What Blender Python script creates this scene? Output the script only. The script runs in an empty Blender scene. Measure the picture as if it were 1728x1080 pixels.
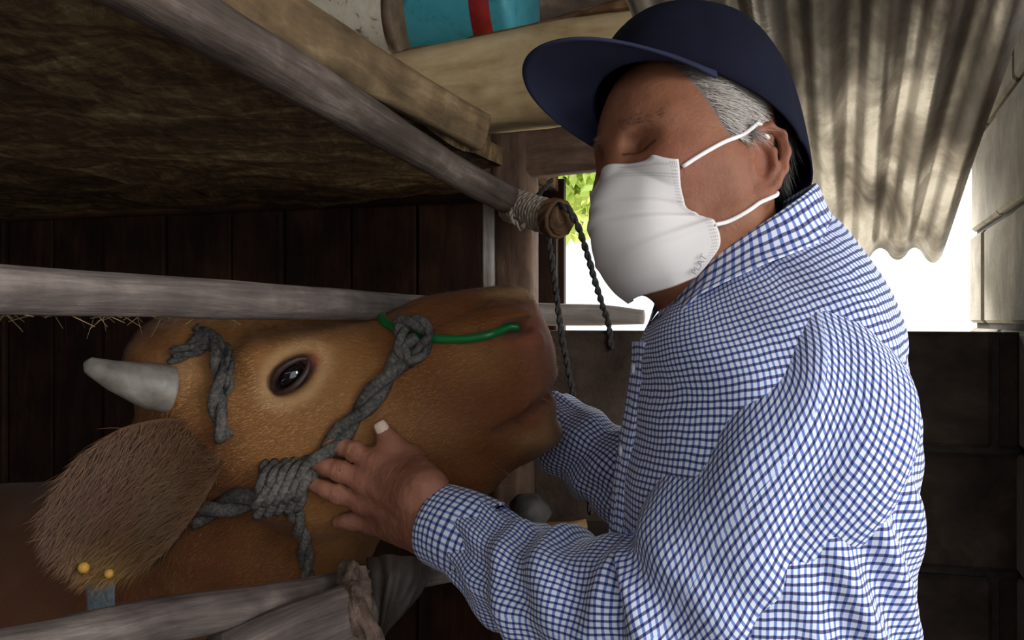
import bpy, math, random
import numpy as np
random.seed(7); rng = np.random.default_rng(7)
scn = bpy.context.scene
C = scn.collection
PI = math.pi
# ------------------------------------------------------------------ camera, world, lights, exposure
F = 1700.0; CZ = 1.42
cam_d = bpy.data.cameras.new('camera'); cam = bpy.data.objects.new('camera', cam_d); C.objects.link(cam)
cam_d.sensor_width = 36; cam_d.lens = F/1728*36; cam_d.clip_start = 0.02; cam_d.clip_end = 200
cam.location = (0, 0, CZ); cam.rotation_euler = (PI/2, 0, 0)
scn.camera = cam
cam_d.dof.use_dof = False
scn.view_settings.view_transform = 'Standard'; scn.view_settings.look = 'None'
scn.view_settings.gamma = 1; scn.view_settings.use_curve_mapping = False
scn.view_settings.exposure = 0.0
w = bpy.data.worlds.new('world'); scn.world = w; w.use_nodes = True
bg = w.node_tree.nodes['Background']; bg.inputs[0].default_value = (0.86, 0.95, 1.0, 1); bg.inputs[1].default_value = 1.75
def lamp(name, kind, loc, target, energy, color, size=1.0, size_y=None):
    l = bpy.data.lights.new(name, kind); l.energy = energy; l.color = color
    if kind == 'AREA':
        l.size = size
        if size_y: l.shape = 'RECTANGLE'; l.size_y = size_y
    if kind == 'SUN': l.angle = size
    o = bpy.data.objects.new(name, l); C.objects.link(o); o.location = loc
    from mathutils import Vector
    o.rotation_euler = (Vector(target)-Vector(loc)).to_track_quat('-Z', 'Y').to_euler()
    return o
lamp('sun', 'SUN', (3, 5, 8), (1.0, 2.6, 0), 14.0, (1, 0.96, 0.86), 0.01)
lamp('daylight_from_barn_entrance', 'AREA', (1.75, -0.45, 2.05), (0.2, 0.95, 1.25), 36, (0.97, 0.98, 1.0), 1.0, 0.9)

lamp('daylight_from_rear_opening', 'AREA', (0.62, 3.3, 2.12), (0.12, 1.2, 1.35), 110, (1.0, 0.99, 0.95), 1.7, 0.35)

# ------------------------------------------------------------------ helpers
def P(px, py, d): return np.array([(px-864)/F*d, d, CZ+(540-py)/F*d])
BASE = {}
def _mesh(name, V, Fc, smooth=True, uv=None, col=None):
    me = bpy.data.meshes.new(name)
    V = np.asarray(V, dtype=np.float32)
    if isinstance(Fc, np.ndarray):
        n, k = Fc.shape
        me.vertices.add(len(V)); me.vertices.foreach_set('co', V.ravel())
        me.loops.add(n*k); me.loops.foreach_set('vertex_index', Fc.astype(np.int32).ravel())
        me.polygons.add(n); me.polygons.foreach_set('loop_start', np.arange(0, n*k, k, dtype=np.int32))
        me.update(calc_edges=True)
    else:
        me.from_pydata(V.tolist(), [], Fc)
    if smooth: me.polygons.foreach_set('use_smooth', np.ones(len(me.polygons), dtype=bool))
    nl = len(me.loops)
    li = np.zeros(nl, dtype=np.int32); me.loops.foreach_get('vertex_index', li)
    if uv is not None:
        uv = np.asarray(uv, dtype=np.float32); l = me.uv_layers.new(name='UVMap')
        l.data.foreach_set('uv', (uv if len(uv) == nl and len(uv) != len(V) else uv[li]).ravel())
    if col is not None:
        a = me.color_attributes.new('Col', 'FLOAT_COLOR', 'POINT')
        c = np.ones((len(V), 4), dtype=np.float32); c[:, :3] = col; a.data.foreach_set('color', c.ravel())
    me.validate(clean_customdata=False)
    me.update()
    return me
def part(name, V, Fc, m, parent=None, smooth=True, uv=None, col=None, base=None, solid=None, label=None, kind=None):
    V = np.asarray(V, dtype=float)
    off = BASE[parent.name] if parent is not None else (np.asarray(base, float) if base is not None else np.zeros(3))
    wbase = off if base is None else np.asarray(base, float)
    me = _mesh(name, V-wbase, Fc, smooth, uv, col)
    me.materials.append(m)
    o = bpy.data.objects.new(name, me); C.objects.link(o)
    if parent is not None: o.parent = parent; o.location = wbase-off
    else: o.location = wbase
    BASE[o.name] = wbase
    if solid:
        s = o.modifiers.new('solid', 'SOLIDIFY'); s.thickness = solid; s.offset = 0
    if label: o['label'] = label
    if kind: o['kind'] = kind
    return o
def thing(name, label, cat, base, group=None):
    o = bpy.data.objects.new(name, None); C.objects.link(o); o.location = base; o.empty_display_size = 0.05
    o['label'] = label; o['category'] = cat
    if group: o['group'] = group
    BASE[o.name] = np.asarray(base, float)
    return o
def tag(o, label, cat, group=None):
    o['label'] = label; o['category'] = cat
    if group: o['group'] = group
    return o
def struct(o): o['kind'] = 'structure'; return o

def sn(p, s=1.0, seed=0, n=7):
    """cheap smooth noise in [-1,1]: sines along random directions"""
    r = np.random.default_rng(seed); p = np.asarray(p)
    out = np.zeros(p.shape[:-1])
    for i in range(n):
        k = r.normal(size=p.shape[-1]); k *= s*(0.6+1.2*r.random())/np.linalg.norm(k)
        q = r.random()*6.28
        out += np.sin(p@k+q+1.3*np.sin(p@np.roll(k, 1)*0.7+q*2))
    return out/n*1.6
def spline(pts, n):
    pts = np.asarray(pts, float); m = len(pts)
    t = np.concatenate([[0], np.cumsum(np.linalg.norm(np.diff(pts[:, :3], axis=0), axis=1))])
    ts = np.linspace(0, t[-1], n); out = np.zeros((n, pts.shape[1]))
    # tangents (finite difference, non-uniform Catmull-Rom)
    T = np.zeros_like(pts)
    for i in range(m):
        a, b = max(i-1, 0), min(i+1, m-1); T[i] = (pts[b]-pts[a])/(t[b]-t[a])
    for j, x in enumerate(ts):
        i = min(np.searchsorted(t, x, side='right')-1, m-2); h = t[i+1]-t[i]; s = (x-t[i])/h
        out[j] = ((2*s**3-3*s**2+1)*pts[i]+(s**3-2*s**2+s)*h*T[i]+(-2*s**3+3*s**2)*pts[i+1]+(s**3-s**2)*h*T[i+1])
    return out
def frames(path, up=(0, 0, 1)):
    T = np.gradient(path, axis=0); T /= np.linalg.norm(T, axis=1)[:, None]
    n = len(path); A = np.zeros((n, 3)); a = np.array(up, float)
    for i in range(n):
        a = a-T[i]*(a@T[i]); a /= np.linalg.norm(a); A[i] = a
    B = np.cross(T, A)
    return T, A, B
def tube(path, r, M=20, ex=2.0, sx=1.0, sy=1.0, disp=None, cap=True, up=(0, 0, 1), ends=0.0):
    """closed loft along path. r: radius per point; sx along 'up' axis, sy across; ex superellipse exponent.
    disp(U, V, ang) -> radial offset, U around in 0..1, V along in metres. returns V, faces, uv"""
    path = np.asarray(path, float); n = len(path); r = np.broadcast_to(np.asarray(r, float), (n,)).copy()
    sx = np.broadcast_to(np.asarray(sx, float), (n,)); sy = np.broadcast_to(np.asarray(sy, float), (n,))
    T, A, B = frames(path, up)
    s = np.concatenate([[0], np.cumsum(np.linalg.norm(np.diff(path, axis=0), axis=1))])
    u = np.linspace(0, 1, M+1); th = u*2*PI
    c, sn_ = np.cos(th), np.sin(th)
    rad = (np.abs(c)**ex+np.abs(sn_)**ex)**(-1/ex)
    U, S = np.meshgrid(u, s); TH = U*2*PI
    R = r[:, None]*rad[None]
    if disp is not None:
        d = disp(U, S, TH); d[:, -1] = d[:, 0]; R = R+d
    pos = path[:, None]+A[:, None]*(R*np.cos(TH)*sx[:, None])[..., None]+B[:, None]*(R*np.sin(TH)*sy[:, None])[..., None]
    circ = 2*PI*r.mean()
    UV = np.stack([U*circ, S], -1)
    V = pos.reshape(-1, 3); uv = UV.reshape(-1, 2)
    i = np.arange(n-1)[:, None]*(M+1)+np.arange(M)[None]
    f = np.stack([i, i+1, i+M+2, i+M+1], -1).reshape(-1, 4)
    if cap:
        fl = [list(x) for x in f.tolist()]
        k = len(V)
        V = np.concatenate([V, path[[0]]-T[[0]]*ends*r[0], path[[-1]]+T[[-1]]*ends*r[-1]])
        uv = np.concatenate([uv, [[0, -0.01]], [[0, s[-1]+.01]]])
        q = (n-1)*(M+1)
        for j in range(M):
            fl.append([k, j+1, j]); fl.append([k+1, q+j, q+j+1])
        return V, fl, uv
    return V, f, uv
def wobble(amp, fs=5, fl=9, seed=0):
    def d(U, S, TH):
        p = np.stack([np.cos(TH)*1.2, np.sin(TH)*1.2, S*fl], -1)
        return amp*(sn(p, 1.0, seed)+0.45*sn(p*np.array([fs, fs, 3.0]), 1.0, seed+1))
    return d
def box(x0, x1, y0, y1, z0, z1):
    V = np.array([(x, y, z) for x in (x0, x1) for y in (y0, y1) for z in (z0, z1)], float)
    Fc = [[0, 1, 3, 2], [4, 6, 7, 5], [0, 4, 5, 1], [2, 3, 7, 6], [0, 2, 6, 4], [1, 5, 7, 3]]
    return V, Fc
def obox(o, a, b, c, la, lb, lc, bev=0.004):
    """bevelled box: origin corner o, unit axes a,b,c, lengths; chamfered (24 verts)"""
    o, a, b, c = [np.asarray(v, float) for v in (o, a, b, c)]
    V = []; idx = {}
    L = (la, lb, lc)
    for i in (0, 1):
        for j in (0, 1):
            for k in (0, 1):
                for ax in range(3):
                    q = []
                    for d, s in enumerate((i, j, k)):
                        ins = 0 if d == ax else bev
                        q.append((L[d]-ins) if s else ins)
                    idx[(i, j, k, ax)] = len(V); V.append(o+a*q[0]+b*q[1]+c*q[2])
    Fc = []
    for ax in range(3):
        o1, o2 = [d for d in range(3) if d != ax]
        for s in (0, 1):
            q = []
            for (m, n) in ((0, 0), (1, 0), (1, 1), (0, 1)):
                key = [0, 0, 0]; key[ax] = s; key[o1] = m; key[o2] = n; q.append(idx[tuple(key)+(ax,)])
            Fc.append(q)
        # edges parallel to ax
        for m in (0, 1):
            for n in (0, 1):
                k0 = [0, 0, 0]; k0[o1] = m; k0[o2] = n; k1 = list(k0); k1[ax] = 1
                Fc.append([idx[tuple(k0)+(o1,)], idx[tuple(k1)+(o1,)], idx[tuple(k1)+(o2,)], idx[tuple(k0)+(o2,)]])
    for i in (0, 1):
        for j in (0, 1):
            for k in (0, 1):
                Fc.append([idx[(i, j, k, 0)], idx[(i, j, k, 1)], idx[(i, j, k, 2)]])
    V = np.array(V)
    cen = V.mean(0); out = []
    for f in Fc:
        p = V[f]; nrm = np.cross(p[1]-p[0], p[2]-p[0])
        out.append(f if nrm@(p.mean(0)-cen) > 0 else f[::-1])
    return V, out
def obox_uv(V, Fc, a, b, c):
    """per loop uv: grain runs along the longest axis a"""
    uv = []
    for f in Fc:
        p = V[f]; n = np.cross(p[1]-p[0], p[2]-p[0])
        s = b if abs(n@c) > abs(n@b) else c
        for q in p: uv.append((q@s+0.13, q@a))
    return np.array(uv)
def join(lst):
    Vs, Fs, Us, k = [], [], [], 0
    for t in lst:
        V, Fc = t[0], t[1]
        Vs.append(V); Fs += [[i+k for i in f] for f in (Fc.tolist() if isinstance(Fc, np.ndarray) else Fc)]; k += len(V)
        Us.append(t[2] if len(t) > 2 and t[2] is not None else np.zeros((len(V), 2)))
    return np.concatenate(Vs), Fs, np.concatenate(Us)
def rope(pts, r, strands=3, pitch=6.0, n=None, M=8, fuzz=0.12, seed=0):
    pts = np.asarray(pts, float)
    L = np.linalg.norm(np.diff(pts, axis=0), axis=1).sum()
    n = n or max(12, int(L/(r*0.55)))
    path = spline(pts, n); T, A, B = frames(path, (0.1, 0.9, 0.3))
    s = np.linspace(0, L, n); out = []
    for k in range(strands):
        ph = s/(r*pitch)*2*PI+k*2*PI/strands
        rr = r*0.5
        q = path+(A*np.cos(ph)[:, None]+B*np.sin(ph)[:, None])*rr
        out.append(tube(q, r*(0.56 if strands > 2 else 0.62), M, disp=lambda U, S, TH: r*fuzz*sn(np.stack([np.cos(TH)*2, np.sin(TH)*2, S/r*1.1], -1), 1.5, seed+k)))
    return join(out)

# ---- signed distance modelling
def smin(a, b, k):
    if k <= 0: return np.minimum(a, b)
    h = np.clip(.5+.5*(b-a)/k, 0, 1); return b+(a-b)*h-k*h*(1-h)
class Field:
    def __init__(self, lo, hi, h):
        self.lo = np.array(lo, float); self.h = h
        self.n = np.ceil((np.array(hi)-self.lo)/h).astype(int)+1
        self.ax = [self.lo[i]+np.arange(self.n[i])*h for i in range(3)]
        self.D = np.full(self.n, 1.0, dtype=np.float32)
    def add(self, fn, lo, hi, k=0.0, sub=False):
        m = k+4*self.h
        sl = [slice(max(0, int((lo[i]-m-self.lo[i])/self.h)), min(self.n[i], int((hi[i]+m-self.lo[i])/self.h)+2)) for i in range(3)]
        if any(s.stop <= s.start for s in sl): return
        X = self.ax[0][sl[0]][:, None, None]; Y = self.ax[1][sl[1]][None, :, None]; Z = self.ax[2][sl[2]][None, None, :]
        d = fn(X, Y, Z); cur = self.D[tuple(sl)]
        self.D[tuple(sl)] = -smin(-cur, d, k) if sub else smin(cur, d, k)
    def cap(self, a, b, ra, rb=None, k=0.01, sub=False):
        rb = ra if rb is None else rb
        a, b = np.asarray(a, float), np.asarray(b, float); ab = b-a; L2 = max(ab@ab, 1e-9)
        def fn(X, Y, Z):
            px, py, pz = X-a[0], Y-a[1], Z-a[2]
            t = np.clip((px*ab[0]+py*ab[1]+pz*ab[2])/L2, 0, 1)
            return np.sqrt((px-t*ab[0])**2+(py-t*ab[1])**2+(pz-t*ab[2])**2)-(ra+(rb-ra)*t)
        r = max(ra, rb); self.add(fn, np.minimum(a, b)-r, np.maximum(a, b)+r, k, sub)
    def chain(self, pts, rs, k=0.01, sub=False):
        for i in range(len(pts)-1): self.cap(pts[i], pts[i+1], rs[i], rs[i+1], k, sub)
    def ell(self, c, R, k=0.01, sub=False, ax=None):
        c = np.asarray(c, float); R = np.asarray(R, float); M = np.eye(3) if ax is None else np.array(ax, float)
        def fn(X, Y, Z):
            x, y, z = X-c[0], Y-c[1], Z-c[2]
            q = [(M[i][0]*x+M[i][1]*y+M[i][2]*z) for i in range(3)]
            k0 = np.sqrt(sum((q[i]/R[i])**2 for i in range(3))); k1 = np.sqrt(sum((q[i]/R[i]**2)**2 for i in range(3)))+1e-9
            return k0*(k0-1)/k1
        r = R.max() if ax is not None else R
        self.add(fn, c-r, c+r, k, sub)
    def sample(self, p):
        q = (np.asarray(p)-self.lo)/self.h
        i = np.clip(q.astype(int), 0, self.n-2); f = np.clip(q-i, 0, 1); o = 0
        for dx in (0, 1):
            for dy in (0, 1):
                for dz in (0, 1):
                    wt = (f[..., 0] if dx else 1-f[..., 0])*(f[..., 1] if dy else 1-f[..., 1])*(f[..., 2] if dz else 1-f[..., 2])
                    o = o+wt*self.D[i[..., 0]+dx, i[..., 1]+dy, i[..., 2]+dz]
        return o
    def mesh(self):
        D = self.D; S = D < 0; h = self.h
        c = [S[:-1, :-1, :-1], S[1:, :-1, :-1], S[:-1, 1:, :-1], S[1:, 1:, :-1], S[:-1, :-1, 1:], S[1:, :-1, 1:], S[:-1, 1:, 1:], S[1:, 1:, 1:]]
        anyv = c[0].copy(); allv = c[0].copy()
        for q in c[1:]: anyv |= q; allv &= q
        act = anyv & ~allv
        I = np.argwhere(act); idx = np.full(act.shape, -1, dtype=np.int64); idx[act] = np.arange(len(I))
        off = np.array([(0, 0, 0), (1, 0, 0), (0, 1, 0), (1, 1, 0), (0, 0, 1), (1, 0, 1), (0, 1, 1), (1, 1, 1)])
        val = [D[I[:, 0]+o[0], I[:, 1]+o[1], I[:, 2]+o[2]].astype(float) for o in off]
        acc = np.zeros((len(I), 3)); cnt = np.zeros(len(I))
        for a, b in ((0, 1), (2, 3), (4, 5), (6, 7), (0, 2), (1, 3), (4, 6), (5, 7), (0, 4), (1, 5), (2, 6), (3, 7)):
            m = (val[a] < 0) != (val[b] < 0)
            t = np.where(m, val[a]/np.where(m, val[a]-val[b], 1), 0)
            acc += np.where(m[:, None], off[a]+(off[b]-off[a])*t[:, None], 0); cnt += m
        V = self.lo+(I+acc/cnt[:, None])*h
        Q = []
        for ax in range(3):
            o1, o2 = (ax+1) % 3, (ax+2) % 3
            A = np.take(S, range(S.shape[ax]-1), ax); Bq = np.take(S, range(1, S.shape[ax]), ax)
            E = np.argwhere(A != Bq)
            E = E[(E[:, o1] > 0) & (E[:, o2] > 0) & (E[:, o1] < S.shape[o1]-1) & (E[:, o2] < S.shape[o2]-1)]
            if not len(E): continue
            ins = A[E[:, 0], E[:, 1], E[:, 2]]
            def g(a, b):
                e = E.copy(); e[:, o1] -= a; e[:, o2] -= b; return idx[e[:, 0], e[:, 1], e[:, 2]]
            q = np.stack([g(1, 1), g(0, 1), g(0, 0), g(1, 0)], -1)
            q[~ins] = q[~ins][:, ::-1]; Q.append(q)
        return V, np.concatenate(Q)
def normals(V, Q):
    n = np.cross(V[Q[:, 2]]-V[Q[:, 0]], V[Q[:, 3]]-V[Q[:, 1]])
    N = np.zeros_like(V)
    for k in range(4): np.add.at(N, Q[:, k], n)
    return N/(np.linalg.norm(N, axis=1)[:, None]+1e-12), np.linalg.norm(n, axis=1)
def strands(V, Q, mask, n, length, width, flow, lift, colf, seed=0, seg=2):
    """thin tapered hair blades rooted on the surface. flow(p)->direction; colf(p)->rgb"""
    r = np.random.default_rng(seed)
    N, area = normals(V, Q)
    pr = area*mask[Q].all(1); pr = pr/pr.sum()
    k = r.choice(len(Q), n, p=pr); a, b = r.random((2, n, 1))
    p = (V[Q[k, 0]]*(1-a)+V[Q[k, 1]]*a)*(1-b)+(V[Q[k, 3]]*(1-a)+V[Q[k, 2]]*a)*b
    nn = N[Q[k, 0]]
    d = flow(p)+0.22*r.normal(size=(n, 3)); d -= nn*(d*nn).sum(1)[:, None]; d /= np.linalg.norm(d, axis=1)[:, None]
    side = np.cross(nn, d); side /= np.linalg.norm(side, axis=1)[:, None]
    L = length*(0.5+0.8*r.random((n, 1))); W = width*(0.6+0.7*r.random((n, 1)))
    lf = lift*(0.5+r.random((n, 1)))
    b0 = p-nn*0.0008; mid = p+d*L*.5+nn*L*lf*.7; tip = p+d*L+nn*L*lf*1.0
    VV = np.stack([b0-side*W, b0+side*W, mid+side*W*.7, mid-side*W*.7, tip], 1).reshape(-1, 3)
    j = np.arange(n)*5
    F4 = np.stack([j, j+1, j+2, j+3], -1); F3 = np.stack([j+3, j+2, j+4], -1)
    col = colf(p)*(0.75+0.5*r.random((n, 1)))
    return VV, F4.tolist()+F3.tolist(), np.repeat(col, 5, 0)

# ------------------------------------------------------------------ materials
def lin(r, g, b):
    f = lambda c: (c/255/12.92) if c/255 <= 0.04045 else ((c/255+0.055)/1.055)**2.4
    return (f(r), f(g), f(b))
class MB:
    def __init__(self, name):
        self.m = bpy.data.materials.new(name); self.m.use_nodes = True
        self.t = self.m.node_tree; self.n = self.t.nodes; self.b = self.n['Principled BSDF']
    def new(self, t, **kw):
        x = self.n.new(t)
        for k, v in kw.items(): setattr(x, k, v)
        return x
    def link(self, a, b): self.t.links.new(a, b)
    def coord(self, kind='Object', scale=(1, 1, 1)):
        if kind == 'UV': s = self.new('ShaderNodeUVMap').outputs[0]
        else: s = self.new('ShaderNodeTexCoord').outputs[kind]
        mp = self.new('ShaderNodeMapping'); mp.inputs['Scale'].default_value = scale; self.link(s, mp.inputs[0]); return mp.outputs[0]
    def noise(self, vec, scale=5, detail=6, rough=0.6, dist=0.0):
        x = self.new('ShaderNodeTexNoise'); x.inputs['Scale'].default_value = scale; x.inputs['Detail'].default_value = detail
        x.inputs['Roughness'].default_value = rough; x.inputs['Distortion'].default_value = dist
        self.link(vec, x.inputs['Vector']); return x.outputs['Fac']
    def ramp(self, fac, stops):
        x = self.new('ShaderNodeValToRGB'); e = x.color_ramp.elements
        while len(e) < len(stops): e.new(0.5)
        for q, (p, c) in zip(e, stops):
            q.position = p; q.color = (*c, 1) if len(c) == 3 else c
        self.link(fac, x.inputs[0]); return x.outputs[0]
    def mix(self, fac, a, b, mode='MIX'):
        x = self.new('ShaderNodeMix', data_type='RGBA', blend_type=mode)
        for s, v in ((x.inputs[0], fac), (x.inputs[6], a), (x.inputs[7], b)):
            if isinstance(v, (int, float)): s.default_value = v
            elif isinstance(v, tuple): s.default_value = (*v, 1)
            else: self.link(v, s)
        return x.outputs[2]
    def math(self, op, a, b=0.0, c=0.0):
        x = self.new('ShaderNodeMath', operation=op)
        for s, v in zip(x.inputs, (a, b, c)):
            if isinstance(v, (int, float)): s.default_value = v
            else: self.link(v, s)
        return x.outputs[0]
    def attr(self, n='Col'):
        return self.new('ShaderNodeAttribute', attribute_name=n).outputs['Color']
    def out(self, col=None, rough=0.7, metal=0.0, spec=0.4, bump=None, bs=0.4, bd=0.01, **kw):
        b = self.b
        for k, v in (('Base Color', col), ('Roughness', rough), ('Metallic', metal), ('Specular IOR Level', spec)):
            if v is None: continue
            if isinstance(v, (int, float)): b.inputs[k].default_value = v
            elif isinstance(v, tuple): b.inputs[k].default_value = (*v, 1)
            else: self.link(v, b.inputs[k])
        for k, v in kw.items():
            b.inputs[k.replace('_', ' ')].default_value = v
        if bump is not None:
            x = self.new('ShaderNodeBump'); x.inputs['Strength'].default_value = bs; x.inputs['Distance'].default_value = bd
            self.link(bump, x.inputs['Height']); self.link(x.outputs[0], b.inputs['Normal'])
        return self.m
def wood(name, dark, mid, light, grain=70, blotch=6, bs=0.6, rough=0.85):
    m = MB(name)
    g = m.noise(m.coord('UV', (grain, 5, 1)), 1.0, 8, 0.65, 0.4)
    bl = m.noise(m.coord('Object'), blotch, 5, 0.6, 0.3)
    fine = m.noise(m.coord('UV', (grain*3, 22, 1)), 1.0, 4, 0.7)
    s = m.math('ADD', m.math('MULTIPLY', g, 0.55), m.math('MULTIPLY', bl, 0.55))
    col = m.ramp(s, [(0.38, dark), (0.55, mid), (0.70, light)])
    h = m.math('ADD', m.math('MULTIPLY', g, 0.7), m.math('MULTIPLY', fine, 0.4))
    return m.out(col, rough, spec=0.25, bump=h, bs=bs, bd=0.006)
def plain(name, c1, c2, scale=20, rough=0.7, bs=0.2, bd=0.003, metal=0.0, spec=0.4, stretch=(1, 1, 1), **kw):
    m = MB(name); v = m.coord('Object', stretch)
    f = m.noise(v, scale, 6, 0.6)
    return m.out(m.ramp(f, [(0.35, c1), (0.65, c2)]), rough, metal, spec, bump=f, bs=bs, bd=bd, **kw)
M_pole = wood('weathered_pole_wood', lin(46, 36, 30), lin(88, 74, 66), lin(134, 118, 108))
M_rail = wood('grey_rail_wood', lin(48, 40, 36), lin(98, 86, 80), lin(142, 126, 116))
M_plank = wood('brown_plank_wood', lin(60, 46, 30), lin(110, 88, 62), lin(150, 126, 94), 40)
M_beam = wood('pale_beam_wood', lin(120, 92, 60), lin(172, 146, 106), lin(196, 174, 134), 26, 5, 0.3)
M_bark = wood('bark', lin(52, 36, 24), lin(104, 74, 48), lin(160, 126, 90), 60, 14, 1.0)
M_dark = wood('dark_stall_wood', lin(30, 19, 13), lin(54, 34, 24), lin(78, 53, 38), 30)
M_post = wood('post_wood', lin(56, 40, 30), lin(92, 70, 56), lin(130, 104, 84), 40)
M_batten = wood('whitened_batten_wood', lin(110, 100, 92), lin(160, 150, 142), lin(190, 182, 174), 60)

# ------------------------------------------------------------------ the place
dF = np.array([0.313, 0.950, 0.0]); dW = np.array([0.950, -0.313, 0.0])       # along the fence / along the rear wall
POST = np.array([0.02, 1.92, 0.0])
# floor
g = MB('earth_floor')
fv = g.coord('Object'); f1 = g.noise(fv, 3, 8, 0.65); f2 = g.noise(fv, 40, 6, 0.7)
mg = g.out(g.ramp(f1, [(0.3, lin(52, 42, 34)), (0.55, lin(92, 78, 64)), (0.75, lin(132, 116, 96))]), 0.95, spec=0.1, bump=f2, bs=0.8, bd=0.02)
gv = []; N = 40
xs = np.linspace(-2.6, 2.2, N); ys = np.linspace(-1.9, 3.2, N)
GX, GY = np.meshgrid(xs, ys, indexing='ij'); GZ = 0.006*sn(np.stack([GX, GY], -1), 9, 3)-0.008
V = np.stack([GX, GY, GZ], -1).reshape(-1, 3); i = np.arange(N-1)[:, None]*N+np.arange(N-1)[None]
struct(part('floor', V, np.stack([i, i+N, i+N+1, i+1], -1).reshape(-1, 4), mg))
M_yard = plain('yard_concrete', lin(150, 146, 136), lin(190, 184, 170), 3, 0.9)
V, Fc = box(-14, 16, 2.62, 30, -0.2, 0.012); struct(part('trim_yard', V, Fc, M_yard, smooth=False))
# loft boards over the stall: three sheets, crusted underneath
m = MB('crusted_loft_board')
v = m.coord('Object', (1, 1, 1)); a1 = m.noise(m.coord('Object', (1.6, 3.2, 1)), 2.6, 9, 0.72, 1.4); a2 = m.noise(m.coord('Object', (2.2, .7, 1)), 24, 8, 0.75, 0.6)
col = m.ramp(m.math('ADD', m.math('MULTIPLY', a1, 0.7), m.math('MULTIPLY', a2, 0.4)), [(0.42, lin(70, 54, 40)), (0.54, lin(118, 92, 66)), (0.63, lin(164, 136, 96)), (0.72, lin(222, 200, 152))])
M_loft = m.out(col, 0.95, spec=0.15, bump=a2, bs=1.0, bd=0.02)
loft = bpy.data.objects.new('ceiling', None); C.objects.link(loft); loft.location = (-0.9, 1.4, 1.72); loft['kind'] = 'structure'; BASE['ceiling'] = np.array([-0.9, 1.4, 1.72])
ZL = 1.705
for k in range(3):
    n1, n2 = 60, 40
    s = np.linspace(-1.62+0, 0.325, n1); t = np.linspace(0.02+k*0.76, 0.02+k*0.76+0.775, n2)
    S, T = np.meshgrid(s, t, indexing='ij')
    p = POST+S[..., None]*dF-T[..., None]*dW
    zz = ZL+0.010*sn(p, 12, 4+k)+0.006*sn(p, 40, 9+k)-0.03*np.clip(S+0.2, 0, 1)*0
    low = p.copy(); low[..., 2] = zz; top = p.copy(); top[..., 2] = ZL+0.035
    Vv = np.concatenate([low.reshape(-1, 3), top.reshape(-1, 3)]); i = (np.arange(n1-1)[:, None]*n2+np.arange(n2-1)[None])
    q = np.stack([i, i+1, i+n2+1, i+n2], -1).reshape(-1, 4); K = n1*n2
    fl = q.tolist()+(q[:, ::-1]+K).tolist()
    edge = list(range(0, n2))+[n2*j+n2-1 for j in range(1, n1)]+[n2*(n1-1)+j for j in range(n2-2, -1, -1)]+[n2*j for j in range(n1-2, 0, -1)]
    for e in range(len(edge)):
        a, b = edge[e], edge[(e+1) % len(edge)]; fl.append([a, b, b+K, a+K])
    part('loft_board', Vv, fl, M_loft, loft)
# stall rear wall: dark upright planks
def planks(name, o, axis, nrm, total, width, z0, z1, th, m, seed=0, gap=0.006):
    root = bpy.data.objects.new(name, None); C.objects.link(root); root.location = o; root['kind'] = 'structure'; BASE[root.name] = np.asarray(o, float)
    r = random.Random(seed); s = 0
    while s < total-0.02:
        wd = min(width*r.uniform(0.8, 1.2), total-s); off = r.uniform(-0.006, 0.006)
        A, B, Cc = np.array((0, 0, 1.)), np.asarray(axis, float), np.asarray(nrm, float)
        V, Fc = obox(np.asarray(o)+B*s+Cc*off+np.array([0, 0, z0-o[2]]), A, B, Cc, z1-z0, wd-gap, th)
        part('plank', V, Fc, m, root, smooth=False, uv=obox_uv(V, Fc, A, B, Cc)); s += wd
    return root
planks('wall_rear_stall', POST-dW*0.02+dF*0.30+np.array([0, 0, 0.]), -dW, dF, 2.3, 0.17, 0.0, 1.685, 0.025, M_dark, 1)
V, Fc = obox(POST-dW*2.35+dF*0.335, dW, np.array((0, 0, 1.)), dF, 2.34, 1.735, 0.02, .002); part('light_gap_backing', V, Fc, M_dark, bpy.data.objects['wall_rear_stall'], smooth=False)  # added behind the planks to stop light showing through their gaps
planks('wall_left', POST-dW*2.3-dF*2.2, dF, -dW, 2.6, 0.2, 0.0, 1.76, 0.025, M_dark, 2)
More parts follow.
